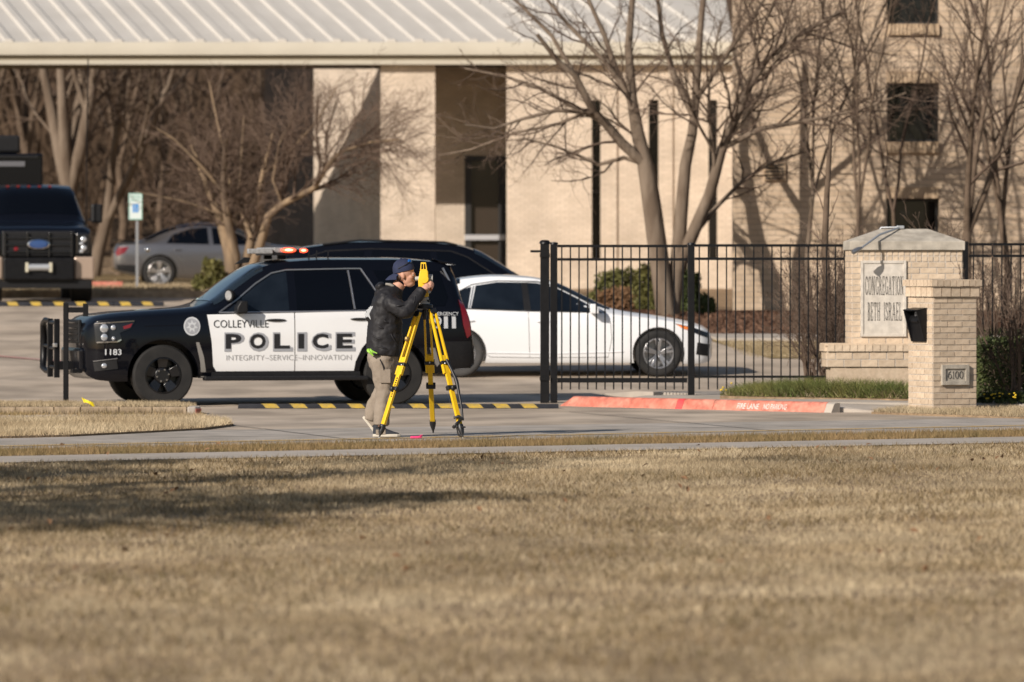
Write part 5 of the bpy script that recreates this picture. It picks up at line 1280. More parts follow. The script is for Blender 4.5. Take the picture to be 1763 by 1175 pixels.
# multi stem tree on the island in front of the grey sedan
D_ = 113.5; T2 = Tree(31); zb = gz(D_)
lim2 = [([(402, 510, 0), (396, 440, 0), (378, 372, .1), (362, 335, .1), (330, 250, .2)], .16, .035, 1),
        ([(405, 510, .1), (404, 440, 0), (392, 380, -.1), (384, 320, -.2), (388, 240, -.3)], .14, .035, 1),
        ([(412, 510, .1), (424, 450, .1), (432, 415, .1), (440, 372, .2), (452, 300, .2), (470, 230, .3)], .12, .03, 0),
        ([(415, 510, -.1), (445, 430, -.1), (462, 372, -.2), (486, 352, -.3), (540, 325, -.4), (565, 285, -.5), (585, 262, -.5), (640, 245, -.6), (690, 240, -.7)], .105, .015, 0),
        ([(392, 375, .1), (360, 362, 0), (320, 348, -.1), (282, 340, -.2), (230, 330, -.3)], .04, .013, 0),
        ([(432, 410, 0), (410, 345, .2), (415, 280, .4), (420, 200, .5)], .055, .018, 0),
        ([(384, 330, -.2), (350, 290, -.4), (300, 240, -.5), (260, 215, -.6)], .045, .014, 0),
        ([(452, 300, .2), (500, 260, .3), (545, 210, .5), (580, 150, .6)], .045, .014, 0),
        ([(486, 352, -.3), (470, 310, -.5), (480, 250, -.6), (510, 190, -.7)], .04, .013, 0),
        ([(400, 340, 0), (385, 260, .3), (370, 190, .4), (360, 140, .5)], .04, .013, 0)]
for pts, r0, r1, pale in lim2:
    q = pl_(D_, pts)
    if pts[0][1] > 500: q[0].z = zb - .05
    T2.limb(q, r0, r1); L = sum((b - a).length for a, b in zip(q, q[1:]))
    T2.shoots(q, r0 * .6, r1, L, 0, [(6.0, .46, 44, .14, .05), (6.4, .56, 44, .18, .05), (8.0, .55, 44, .22, .03), (4, .5, 42, .2, .03)], .35 if pts[0][1] > 500 else .1)
T2.build('multi_stem_tree', 'spreading bare multi stem tree with pale peeling trunk on the island', M['barkpale'], M['twigred'])

# woodland behind: single trunks one can tell apart, then brush
for i, (px_, D_, h, r, sp, st, fk, lab) in enumerate([
        (118, 147, 11, .30, 20, 4, .22, 'big forked bare tree behind the black truck'),
        (160, 149, 11, .19, 12, 2, .15, 'leaning bare tree beside the big forked one'),
        (45, 153, 11, .16, 14, 3, .3, 'bare tree at the wood edge over the truck roof'),
        (205, 152, 10, .13, 14, 3, .3, 'straight bare tree behind the accessible parking sign'),
        (280, 154, 10, .11, 12, 3, .3, 'bare tree over the grey sedan boot'),
        (345, 156, 10, .11, 12, 3, .3, 'bare tree over the grey sedan roof'),
        (460, 158, 10, .12, 14, 3, .3, 'bare tree seen beside the shaded brick wall'),
        (-60, 150, 11, .2, 20, 3, .2, 'bare tree left of the truck')]):
    free_tree(40 + i, X(px_, D_), D_, h, r, 'woodland_tree', lab, M['bark'] if i < 2 else M['barkdark'], M['twig'], sp, st, fk, group='trees at the wood edge',  # first two trunks coloured as sunlit, shade put into the others' darker bark
              prm=[(1.3, .45, 40, .1, .04), (1.8, .5, 42, .15, .03), (2.4, .5, 42, .2, .02)], lean=(.22 if i == 1 else .0, 0))
rn_ = random.Random(77); mb = MB()
for i in range(5200):
    D_ = rn_.uniform(160, 200); x_ = rn_.uniform(-24, 2); z_ = gz(D_) - .2 + rn_.random() ** 2 * 7; L = rn_.uniform(.8, 4.2)
    a = rn_.gauss(0, .45); b = rn_.gauss(0, .3); d = Vector((math.sin(a), math.sin(b), abs(math.cos(a)))).normalized()
    p = Vector((x_, D_, z_)); m_ = p + d * L * .5 + Vector((rn_.gauss(0, .12), 0, 0)); q = p + d * L + Vector((rn_.gauss(0, .25), 0, 0))
    w_ = rn_.uniform(.01, .05) if i % 9 else rn_.uniform(.06, .14)
    mb.tube([p, m_, q], [w_, w_ * .8, w_ * .3], 3, cap=False)
me = bpy.data.meshes.new('woodland'); me.from_pydata(mb.v, [], mb.f); me.update()
stuff(tag(mkobj('woodland_brush', me, M['brush']), 'tangled brown winter woodland far behind the hall', 'woods'))
# leaf-litter bank below the woods
struct(sheet('wooded_bank', [(-60, 163), (6, 163), (20, 240), (-90, 240)], .05, M['soil2']))

# bare shrubs (young crape myrtles) by the fence
def shrub(seed, x, y, h, stems, label, name='bare_shrub', spread=22, seeds=True, z0=None, lean=0):
    t = Tree(seed); z = gz(y) if z0 is None else z0; rn_ = t.r
    for i in range(stems):
        a = rn_.uniform(0, 6.28); s_ = R(abs(rn_.gauss(0, spread))); d = Vector((math.cos(a) * math.sin(s_) + lean, math.sin(a) * math.sin(s_), math.cos(s_)))
        L = h * rn_.uniform(.6, 1.05); pts = t.path((x + rn_.gauss(0, .06), y + rn_.gauss(0, .06), z), d, L, 7, .07, .02)
        r = rn_.uniform(.010, .019); t.limb(pts, r, .004, 9); t.shoots(pts, r * .7, .004, L, 0, [(6.5, .40, 34, .12, .06), (7, .5, 38, .15, .06), (6, .5, 38, .15, .04)], .2)
        if seeds:
            for k in range(5):
                q = pts[-1] + Vector((rn_.gauss(0, .1), rn_.gauss(0, .1), rn_.uniform(-.2, .1))); t.c.ell(q, (.011, .011, .014), 5, 3)
    return t.build(name, label, M['barkdark'], M['twig'], 'shrub')
shrub(61, X(1432, 75.4), 75.4, 1.95, 20, 'tall bare shrub right behind the fence beside the sign', spread=20)
shrub(62, X(1395, 77.2), 77.2, 1.9, 16, 'bare twiggy shrub further back behind the fence pickets', spread=20)
shrub(63, X(1465, 76.6), 76.6, 2.0, 16, 'bare shrub half hidden by the brick sign', spread=16)
shrub(64, X(1752, 69.9), 69.9, 1.6, 15, 'bare shrub with arching stems beside the address pillar', spread=34, z0=.1)
shrub(65, X(1700, 74.6), 74.6, 1.9, 16, 'bare shrub with seed heads behind the address pillar', spread=22)
shrub(66, X(1610, 75.6), 75.6, 2.1, 12, 'bare shrub rising behind the sign cap', spread=20)
# dark post trunk behind the fence, left of the sign
tk = Tree(71); D_ = 77.5; q = [Vector((X(1424, D_), D_, gz(D_) - .05)), P(1424, 560, D_), P(1423, 480, D_), P(1420, 420, D_), P(1424, 330, D_), P(1430, 230, D_)]
tk.limb(q, .075, .03); tk.shoots(q, .05, .02, 2.6, 0, [(3.2, .4, 36, .12, .05), (4.5, .5, 40, .15, .05)], .5); tk.build('young_tree', 'young tree with a dark straight trunk behind the fence near the sign', M['barkdark'], M['twig'])

# leafy bushes: leaf faces through the volume of an uneven mound
def bush(seed, x, y, rx, ry, h, label, m, n, leaf=.05, name='bush', z0=None, boxy=False, cat='bush', stems=True):
    rng = np.random.default_rng(seed); t = thing(name, label, cat); z = gz(y) if z0 is None else z0
    if boxy:
        u = rng.uniform(-1, 1, (n, 3)); k = rng.integers(0, 3, n); sgn = rng.choice([-1, 1], n); out = rng.random(n) < .75
        u[np.arange(n)[out], k[out]] = sgn[out] * rng.normal(1, .06, out.sum())
        u[:, 2] = (u[:, 2] + 1) / 2
    else:
        d = rng.normal(0, 1, (n, 3)); d /= np.linalg.norm(d, axis=1)[:, None]; d[:, 2] = np.abs(d[:, 2])
        lump = 1 + .14 * np.sin(d[:, 0] * 7 + seed) * np.sin(d[:, 1] * 6 + 1) + .1 * np.sin(d[:, 2] * 9 + seed)
        u = d * (rng.uniform(.55, 1.0, n) ** .5 * lump)[:, None]
    c = np.array([x, y, z]) + u * np.array([rx, ry, h])
    a = rng.normal(0, 1, (n, 3)); a /= np.linalg.norm(a, axis=1)[:, None]; b = np.cross(a, rng.normal(0, 1, (n, 3))); b /= np.linalg.norm(b, axis=1)[:, None]
    s = (leaf * rng.uniform(.6, 1.3, n))[:, None]
    v = np.stack([c - a * s, c + b * s * .45, c + a * s, c - b * s * .45], 1).reshape(-1, 3)
    me = bpy.data.meshes.new('foliage'); me.vertices.add(n * 4); me.vertices.foreach_set('co', v.reshape(-1)); me.loops.add(n * 4)
    me.loops.foreach_set('vertex_index', np.arange(n * 4, dtype=np.int32)); me.polygons.add(n); me.polygons.foreach_set('loop_start', np.arange(n, dtype=np.int32) * 4); me.update(calc_edges=True)
    mkobj('foliage', me, m, t)
    if stems:
        mb = MB(); rr = random.Random(seed)
        for i in range(7): mb.tube([(x + rr.gauss(0, .05), y, z), (x + rr.uniform(-.5, .5) * rx, y + rr.uniform(-.5, .5) * ry, z + h * .7)], [.02, .008], 4)
        mb.obj('stems', M['barkdark'], t)
    return t
D_ = 103; bush(81, X(1066, D_), D_, .62, .55, Z(470, D_) - gz(D_), 'low round olive bush behind the white sedan bonnet', M['leafol'], 5200, .045)
D_ = 102.2; bush(82, X(1068, D_), D_, .5, .4, Z(498, D_) - gz(D_), 'russet leaved bush in front of the round olive bush', M['leafdry'], 2600, .045)
D_ = 102; bush(83, X(1122, D_), D_, .36, .36, Z(450, D_) - gz(D_), 'upright olive bush left of the twin trunks', M['leafol'], 4800, .045)
D_ = 101.2; bush(84, X(1182, D_), D_, .26, .3, Z(455, D_) - gz(D_), 'upright green bush right of the twin trunks', M['leafdk'], 3600, .045)
D_ = 99.8; bush(85, X(1215, D_), D_, .18, .2, Z(505, D_) - gz(D_), 'small dark bush at the foot of the tan wall corner', M['leafdk'], 1500, .04)
D_ = 112.9; bush(86, X(366, D_), D_, .38, .4, Z(448, D_) - gz(D_), 'yellow green bush under the multi stem tree', M['leafol'], 3000, .05)
D_ = 70.6; bush(87, X(1735, D_), D_, .42, .5, Z(587, D_) - .1, 'clipped evergreen hedge beside the address pillar', M['leafdk'], 9000, .028, 'hedge', .1, True, 'hedge')
D_ = 75.0; bush(88, X(1735, D_), D_, .55, .4, Z(571, D_), 'dark hedge in the shade behind the fence', M['leafdk'], 4000, .032, 'hedge', .0, True, 'hedge')
D_ = 69.4; bush(89, X(1728, D_), D_, .34, .22, .13, 'low bedding plants with yellow flowers below the hedge', M['leafdk'], 1500, .028, 'bedding_plant', .10, False, 'plant', False)
for i in range(14):
    rr = random.Random(300 + i); MB().ell((X(1695 + rr.random() * 66, 69.2), 69.25 + rr.uniform(-.05, .1), .15 + rr.random() * .07), (.012, .012, .008), 6, 4)
fl_ = thing('yellow_flowers', 'tiny yellow flowers among the bedding plants', 'flowers')
for i in range(16):
    rr = random.Random(400 + i); MB().ell((X(1692 + rr.random() * 68, 69.15), 69.12 + rr.uniform(-.04, .1), .15 + rr.random() * .07), (.014, .014, .010), 6, 4).obj('flower', M['flower'], fl_)
fl_ = thing('yellow_weed_flowers', 'yellow flowers at the end of the green grass border', 'flowers')
for i in range(5):
    rr = random.Random(430 + i); MB().ell((X(1236 + rr.random() * 24, 71.8), 71.75 + rr.uniform(-.05, .05), .19 + rr.random() * .10), (.015, .015, .011), 6, 4).obj('flower', M['flower'], fl_)
# liriope border in front of the sign
bd_ = [(X(1238, 72), 71.7), (X(1300, 71.2), 71.15), (X(1420, 70.7), 70.6), (X(1563, 70), 69.9), (X(1566, 70.9), 70.9), (X(1420, 71.3), 71.3), (X(1400, 72.2), 72.2), (X(1260, 72.2), 72.15)]
struct(sheet('border_soil', bd_, .125, M['soil'], flat=0, skirt=.125))
p = scatter(bd_, 5200, 91, .13); p = p[np.random.default_rng(3).random(len(p)) < .8]
hgt = np.interp(p[:, 0], [X(1238, 72), X(1300, 72), X(1420, 71), X(1560, 70)], [.06, .17, .22, .20])
stuff(tag(blades('border_grass', p, hgt, .006, M['grassgreen'], 92, .75, (.5, 1.9)), 'tufted green border grass below the brick sign', 'grass'))
p = scatter(bd_, 1500, 95, .13)
stuff(tag(blades('border_straw', p, np.interp(p[:, 0], [X(1238, 72), X(1560, 70)], [.07, .13]), .005, M['grass'], 96, .7, (.5, 1.0)), 'straw blades mixed through the green border grass', 'grass'))
# grass patch round the pillar foot
pt = [G(1500, 714), G(1560, 706), Vector((9.5, 68.7, 0)), Vector((9.5, 65.6, 0)), G(1763, 723)]
struct(sheet('pillar_verge', pt, .03, M['soil'], flat=0, skirt=.03))
p = scatter(pt, 1500, 97, .03)
stuff(tag(blades('pillar_verge_grass', p, .055, .0035, M['grass'], 98, .5, (.6, 1.3)), 'straw grass around the foot of the address pillar', 'grass'))

# street trees left of the picture: their shadow crosses the lawn
def shade_tree(seed, x, y, h, cr, label, n):
    rng = np.random.default_rng(seed); t = thing('evergreen_tree', label, 'tree', (0, 0, 0), 0, 'street trees on the lawn'); tr = Tree(seed)
    pts = [Vector((x, y, -.05)), Vector((x + .05, y, h * .3)), Vector((x, y, h * .55))]; tr.limb(pts, .2, .12)
    cs = []
    for i in range(9):
        a = rng.uniform(0, 6.28); e = Vector((x + math.cos(a) * cr * rng.uniform(.3, .75), y + math.sin(a) * cr * rng.uniform(.3, .75), h * rng.uniform(.5, .9)))
        q = [pts[1].lerp(pts[2], rng.random()), pts[2].lerp(e, .5), e]; tr.limb(q, .07, .02); cs.append((e, cr * rng.uniform(.24, .46)))
    tr.t.obj('trunk', M['bark'], t, smooth=60)
    k = n // len(cs); C = []
    for e, r_ in cs:
        d = rng.normal(0, 1, (k, 3)); d /= np.linalg.norm(d, axis=1)[:, None]; C.append(np.array(e) + d * (r_ * rng.random(k) ** .4)[:, None] * np.array([1, 1, .7]))
    c = np.concatenate(C); n = len(c); a = rng.normal(0, 1, (n, 3)); a /= np.linalg.norm(a, axis=1)[:, None]; b = np.cross(a, rng.normal(0, 1, (n, 3))); b /= np.linalg.norm(b, axis=1)[:, None]
    s = (.11 * rng.uniform(.6, 1.3, n))[:, None]; v = np.stack([c - a * s, c + b * s * .5, c + a * s, c - b * s * .5], 1).reshape(-1)
    me = bpy.data.meshes.new('crown'); me.vertices.add(n * 4); me.vertices.foreach_set('co', v); me.loops.add(n * 4); me.loops.foreach_set('vertex_index', np.arange(n * 4, dtype=np.int32))
    me.polygons.add(n); me.polygons.foreach_set('loop_start', np.arange(n, dtype=np.int32) * 4); me.update(calc_edges=True); mkobj('crown', me, M['leafdk'], t)
sh_len = 1 / math.tan(SUN_EL); lx_, ly_ = math.cos(SUN_AZ) * sh_len, math.sin(SUN_AZ) * sh_len
for (sd_, sx_, sy_, hh_, cr_, n_), lab_ in zip(((201, -3.6, 47.6, 6.5, 3.1, 2300), (202, -2.6, 42.8, 6.0, 2.8, 1800), (203, -3.3, 40.2, 7.0, 3.0, 2000), (204, .2, 49.6, 10.5, 2.0, 420)), ('broad leafy street tree on the lawn, widest of its row', 'middling leafy street tree on the lawn', 'tallest leafy street tree on the lawn', 'sparse small crowned street tree on the lawn')):
    zc_ = hh_ * .7; shade_tree(sd_, sx_ - lx_ * zc_, sy_ - ly_ * zc_, hh_, cr_, lab_, n_)
# fallen leaves on the lawn
lf = MB().add([(-.03, 0, 0), (0, -.018, .008), (.035, 0, .004), (0, .018, .012)], [(0, 1, 2, 3)]).mesh('fallen_leaf'); lf.materials.append(M['leafdry'])
fl = thing('fallen_leaves', 'scattered brown fallen leaves on the dormant lawn', 'leaves')
for i in range(60):
    rr = random.Random(500 + i); D_ = rr.uniform(32, 55); o = bpy.data.objects.new('leaf', lf); col.objects.link(o); o.parent = fl
    o.location = (X(rr.uniform(0, 1763), D_), D_, .045); o.rotation_euler = (rr.uniform(-.8, .8), rr.uniform(-.8, .8), rr.uniform(0, 6)); o.scale = (1.1,) * 3
# ---------------------------------------------------------------- surveyor at the tripod
MD = 58.3; PPM = F / MD
def L3(px_, py_, y=0.0): return Vector(((px_ - 665) / PPM, y, (755 - py_) / PPM))
man = thing('person', 'person in black jacket, taupe trousers and backwards navy cap leaning to the yellow instrument', 'person', (X(665, MD), MD, .012))
def loft(mb, secs, n=20):
    """secs: (centre, half front-back, half across, tilt of the section normal in the xz plane, degrees)"""
    v = []
    for c, a, b, t in secs:
        ca, sa = math.cos(R(t)), math.sin(R(t))
        for j in range(n):
            th = 2 * math.pi * j / n; sx = math.copysign(abs(math.cos(th)) ** .85, math.cos(th)) * a; v.append((c[0] + sx * ca, c[1] + math.copysign(abs(math.sin(th)) ** .85, math.sin(th)) * b, c[2] - sx * sa))
    k = len(secs)
    f = [(i * n + j, i * n + (j + 1) % n, (i + 1) * n + (j + 1) % n, (i + 1) * n + j) for i in range(k - 1) for j in range(n)]
    f += [tuple(range(n - 1, -1, -1)), tuple((k - 1) * n + j for j in range(n))]
    mb.add(v, f)
def fuse(name, mb, m, parent, vox=.012, smooth=4, fac=.5, wr=None, sub=0):
    o = mkobj(name, mb.mesh(name), m); r = o.modifiers.new('r', 'REMESH'); r.mode = 'VOXEL'; r.voxel_size = vox; r.adaptivity = 0
    s = o.modifiers.new('s', 'SMOOTH'); s.iterations = smooth; s.factor = fac
    if wr:
        tx_ = bpy.data.textures.new(name + '_folds', 'CLOUDS'); tx_.noise_scale = wr[1]; tx_.noise_depth = 2
        d = o.modifiers.new('d', 'DISPLACE'); d.texture = tx_; d.strength = wr[0]; d.mid_level = .5; d.texture_coords = 'LOCAL'
    me = evaluated(o); bpy.data.objects.remove(o); me.materials.clear()
    return mkobj(name, me, m, parent, smooth=180)
def sleeve(mb, pts, rad, n=14): mb.tube(pts, rad, n)
def dense(pts, rad, k=5):                           # Catmull-Rom through the joints
    P_ = [Vector(p) for p in pts]; o = []; q = []
    for i in range(len(P_) - 1):
        p0, p1, p2, p3 = P_[max(i - 1, 0)], P_[i], P_[i + 1], P_[min(i + 2, len(P_) - 1)]
        for j in range(k):
            t = j / k; o.append(.5 * ((2 * p1) + (p2 - p0) * t + (2 * p0 - 5 * p1 + 4 * p2 - p3) * t * t + (3 * p1 - p0 - 3 * p2 + p3) * t ** 3)); q.append(rad[i] + (rad[i + 1] - rad[i]) * t)
    return o + [P_[-1]], q + [rad[-1]]

# --- body: head, neck, hands (continuous skin mesh under the clothes)
b = MB()
hd = L3(697, 474)                                   # centre of the skull
tilt = Matrix.Rotation(R(8), 3, 'Y')
b.ell(hd + Vector((-.006, 0, .022)), (.100, .078, .105), 22, 16, tilt)
b.ell(hd + Vector((.038, 0, -.045)), (.064, .062, .082), 20, 14, tilt)      # face
b.ell(hd + Vector((.050, 0, -.098)), (.048, .046, .042), 18, 12)            # jaw and chin
b.ell(hd + Vector((.083, 0, -.108)), (.020, .024, .020), 12, 8)             # chin
b.ell(hd + Vector((.087, 0, .000)), (.022, .050, .016), 12, 8)              # brow
b.tube([hd + Vector((.094, 0, -.006)), hd + Vector((.116, 0, -.044)), hd + Vector((.098, 0, -.052))], [.010, .016, .012], 10)   # nose
b.ell(hd + Vector((.095, 0, -.071)), (.016, .026, .008), 12, 8); b.ell(hd + Vector((.092, 0, -.084)), (.015, .023, .008), 12, 8)  # lips
for s in (-1, 1):
    b.ell(hd + Vector((-.018, s * .078, -.022)), (.020, .010, .034), 12, 8, Matrix.Rotation(R(-12), 3, 'Y'))     # ear
    b.ell(hd + Vector((.058, s * .040, -.038)), (.030, .026, .026), 12, 8)                                       # cheek
b.tube(*dense([L3(672, 512), L3(680, 503), L3(690, 490)], [.075, .066, .062]), 16)
# trunk and limbs inside the clothes keep the body one figure
b.tube(*dense([L3(660, 615), L3(661, 570), L3(666, 530), L3(672, 512)], [.11, .11, .10, .07]), 14)
b.tube([L3(670, 522, -.15), L3(697, 540, -.22), L3(729, 503, -.15)], [.05, .045, .030], 10); b.tube([L3(670, 522, .15), L3(697, 540, .22), L3(726, 506, .12)], [.05, .045, .030], 10)
b.tube([L3(669, 526, -.14), L3(669, 526, .14)], [.05, .05], 10)
b.tube([L3(657, 612, -.08), L3(664, 672, -.10), L3(656, 738, -.12)], [.08, .06, .045], 10); b.tube([L3(662, 612, .08), L3(668, 672, .09), L3(636, 728, .10)], [.08, .06, .045], 10)
# near hand (right) closing on the instrument knob: palm, four fingers, thumb
def hand(o, wx, fwd, up, side):
    """o wrist, fwd along the palm, up towards knuckle backs, side towards the thumb"""
    fwd, up, side = fwd.normalized(), up.normalized(), side.normalized()
    b.tube([o, o + fwd * .035, o + fwd * .085], [.029, .036, .034], 12, flat=.72)
    b.tube([o + fwd * .05 - side * .028, o + fwd * .06 + side * .028], [.026, .026], 10)
    for i, (off, ln_) in enumerate(((.031, .070), (.011, .080), (-.010, .074), (-.030, .060))):
        k = o + fwd * .085 + side * off
        p1 = k + fwd * ln_ * .42 + up * .004; p2 = p1 + fwd * ln_ * .18 - up * ln_ * .36; p3 = p2 - fwd * ln_ * .16 - up * ln_ * .26
        b.tube([k - fwd * .02, k, p1, p2, p3], [.011, .0105, .0098, .0088, .0075], 8)
    t0 = o + fwd * .028 + side * .034; b.tube([t0 - side * .012, t0 + side * .018 + fwd * .012 - up * .006, t0 + side * .022 + fwd * .042 - up * .018, t0 + side * .014 + fwd * .066 - up * .026], [.014, .013, .011, .009], 8)
hand(L3(727, 503, -.165), 0, Vector((.085, .03, .06)), Vector((-.5, -.5, .7)), Vector((0, .6, .8)))
hand(L3(724, 508, .12), 0, Vector((.085, -.03, .06)), Vector((-.5, .5, .7)), Vector((0, -.6, .8)))
fuse('body', b, M['skin'], man, .0065, 3, .4)
for s in (-1, 1):                                    # eyes
    MB().ell(hd + Vector((.083, s * .030, -.016)), (.011, .013, .011), 12, 8).obj('eye', mat('eye_white', (.6, .58, .55), rough=.3) if s < 0 else bpy.data.materials['eye_white'], man, smooth=60)
    MB().ell(hd + Vector((.092, s * .031, -.016)), (.004, .006, .006), 8, 6).obj('iris', M['txtblack'], man)
# hair at nape and sideburn
h = MB(); h.ell(hd + Vector((-.055, 0, -.028)), (.046, .066, .044), 16, 10); h.obj('hair', mat('short_dark_hair', (.14, .085, .06), (.17, .11, .08), 30, .9, bump=.004, bscale=90), man, smooth=60)
# cap worn backwards: crown, band, brim over the nape, button
c = MB(); v = []
cr = [(0, .128), (.045, .122), (.08, .098), (.101, .058), (.107, .02), (.107, -.005), (.103, -.008), (.0, .09)]
c.lathe(cr, 26); cap_o = c.obj('cap', M['cap'], man, smooth=50); cap_o.location = hd + Vector((-.010, 0, .028)); cap_o.scale = (1.05, .84, 1); cap_o.rotation_euler = (0, R(-13), 0)
br = MB(); nb = 12; v = []
for i in range(nb + 1):
    a = R(180 - 58 + 116 * i / nb); q = (i / nb - .5) * 2
    for rr, dz in ((.100, .0), (.155, -.018), (.195 - .03 * q * q, -.045)):
        v.append((rr * math.cos(a), rr * math.sin(a) * .80, dz - .02 * q * q)); v.append((rr * math.cos(a), rr * math.sin(a) * .80, dz - .02 * q * q - .007))
f = []
for i in range(nb):
    for j in (0, 2):
        a0_, b0_ = i * 6 + j, (i + 1) * 6 + j; f += [(a0_, a0_ + 2, b0_ + 2, b0_), (a0_ + 1, b0_ + 1, b0_ + 3, a0_ + 3)]
    f.append((i * 6 + 4, i * 6 + 5, (i + 1) * 6 + 5, (i + 1) * 6 + 4))
br.add(v, f); br.obj('brim', M['cap'], cap_o, smooth=50)
MB().ell((0, 0, .13), (.010, .010, .006), 8, 6).obj('button', M['cap'], cap_o)
# mirrored sunglasses pushed up on the cap
sg = MB()
for s in (-1, 1): sg.ell((.078, s * .040, .085), (.012, .036, .022), 14, 8, Matrix.Rotation(R(-35), 3, 'Y') @ Matrix.Rotation(R(s * 25), 3, 'Z'))
sg = sg.obj('sunglasses', M['bluegloss'], cap_o, smooth=60)
fr = MB()
for s in (-1, 1): fr.tube([(.076, s * .072, .078), (.03, s * .104, .055), (-.05, s * .102, .035)], .0045, 6)
fr.tube([(.088, -.01, .082), (.092, 0, .086), (.088, .01, .082)], .004, 6); fr.obj('sunglass_frame', M['txtblack'], sg, smooth=60)

# --- jacket
j = MB()
loft(j, [(L3(662, 615), .182, .195, 6), (L3(662, 605), .190, .205, 4), (L3(662, 585), .186, .205, 2), (L3(663, 562), .176, .205, 0), (L3(664, 543), .168, .215, 6), (L3(667, 527), .160, .225, 14), (L3(671, 513), .135, .200, 24), (L3(677, 503), .100, .130, 32), (L3(683, 496), .082, .092, 36)])
pts, rad = dense([L3(668, 521, -.165), L3(684, 532, -.235), L3(700, 538, -.255), L3(714, 520, -.215), L3(728, 502, -.165)], [.088, .088, .080, .068, .050]); sleeve(j, pts, rad)
pts, rad = dense([L3(668, 521, .165), L3(684, 532, .235), L3(700, 538, .255), L3(714, 520, .205), L3(725, 507, .13)], [.088, .088, .080, .068, .050]); sleeve(j, pts, rad)
# hood bunched at the nape and the loose flap of the back
j.ell(L3(655, 496), (.058, .115, .045), 16, 10, Matrix.Rotation(R(-25), 3, 'Y')); j.ell(L3(651, 508), (.04, .10, .055), 14, 10, Matrix.Rotation(R(15), 3, 'Y'))
j.ell(L3(643, 545), (.045, .15, .105), 16, 10, Matrix.Rotation(R(14), 3, 'Y')); j.ell(L3(638, 542), (.048, .115, .085), 14, 10, Matrix.Rotation(R(18), 3, 'Y'))
j.ell(L3(683, 606), (.075, .14, .06), 14, 8)
jo = fuse('jacket', j, M['jacket'], man, .011, 4, .5, (.028, .085))
# fold ridges over the elbow, back and waist
rn2 = random.Random(9)
for (x0, y0, x1, y1, dpt, r_) in ((678, 531, 700, 528, -.318, .012), (682, 545, 703, 546, -.318, .012), (706, 536, 716, 512, -.285, .010), (645, 560, 668, 572, -.196, .011), (641, 580, 672, 590, -.196, .011), (642, 597, 676, 607, -.198, .010), (655, 548, 676, 560, -.20, .010), (668, 566, 686, 598, -.185, .010)):
    a_, b_ = L3(x0, y0, dpt), L3(x1, y1, dpt); m_ = (a_ + b_) / 2 + Vector((rn2.gauss(0, .01), -.004, rn2.gauss(0, .015)))
    fr = MB(); fr.tube(*dense([a_ + Vector((0, .025, 0)), m_, b_ + Vector((0, .025, 0))], [r_ * .3, r_, r_ * .3]), 8); fr.obj('fold', M['jacket'], jo, smooth=70)
cl = MB(); cl.tube(*dense([L3(664, 492, -.10), L3(674, 494, -.095), L3(684, 502, -.075), L3(688, 507, -.05)], [.012, .016, .014, .008]), 8); cl.obj('grey_collar_lining', M['greycloth'], man, smooth=60)
cu = MB(); cu.tube([L3(725, 506, -.168), L3(729, 501, -.163)], [.053, .050], 14); cu.obj('cuff', M['jacket'], jo, smooth=50)
# white print on the back flap, seen edge on
pr = MB()
for (x0, y0, x1, y1, w_) in ((633, 535, 637, 541, .014), (638, 531, 641, 538, .012), (635, 533, 640, 537, .010), (633, 548, 637, 544, .012), (637, 546, 641, 551, .010), (630, 541, 634, 547, .010)):
    a_, b_ = L3(x0 + 1, y0, -.108), L3(x1 + 1, y1, -.108); pr.bar(a_, b_, w_ * .55, .05)
pr.obj('back_print', M['txtsilver'], jo)
# --- trousers
t = MB()
loft(t, [(L3(660, 603), .155, .165, 0), (L3(659, 618), .160, .178, 0), (L3(660, 634), .150, .175, 0), (L3(661, 642), .12, .15, 0)])
pts, rad = dense([L3(657, 622, -.085), L3(660, 648, -.095), L3(663, 675, -.10), L3(659, 705, -.112), L3(656, 735, -.12)], [.125, .112, .092, .088, .076]); sleeve(t, pts, rad, 16)
pts, rad = dense([L3(661, 622, .085), L3(663, 648, .09), L3(659, 675, .095), L3(645, 702, .10), L3(637, 727, .105)], [.125, .112, .092, .088, .072]); sleeve(t, pts, rad, 16)
to = fuse('trousers', t, M['pants'], man, .012, 4, .5, (.030, .10))
MB().box(L3(664, 650, -.212), (.11, .012, .14)).obj('cargo_pocket', M['pants'], to, bevel=.005)
pk_ = MB(); pk_.tube([L3(655, 621, -.205), L3(660, 632, -.215), L3(662, 640, -.215)], .006, 6); pk_.obj('pocket_zip', M['txtblack'], to)
gl = MB()
for i in range(7):
    rr = random.Random(40 + i); a_ = L3(634 + rr.random() * 5, 604, -.17 - rr.random() * .02); gl.tube(*dense([a_, a_ + Vector((rr.uniform(0, .03), -.03, -.02)), a_ + Vector((rr.uniform(.03, .075), -.03, -.035 - rr.random() * .03))], [.009, .012, .008]), 7)
gl.obj('green_gloves', M['lime'], man, smooth=60)
gb = MB(); gb.tube(*dense([L3(641, 607, -.20), L3(646, 612, -.21), L3(651, 612, -.20)], [.01, .014, .01]), 7); gb.obj('glove_grip', M['txtblack'], man, smooth=60)
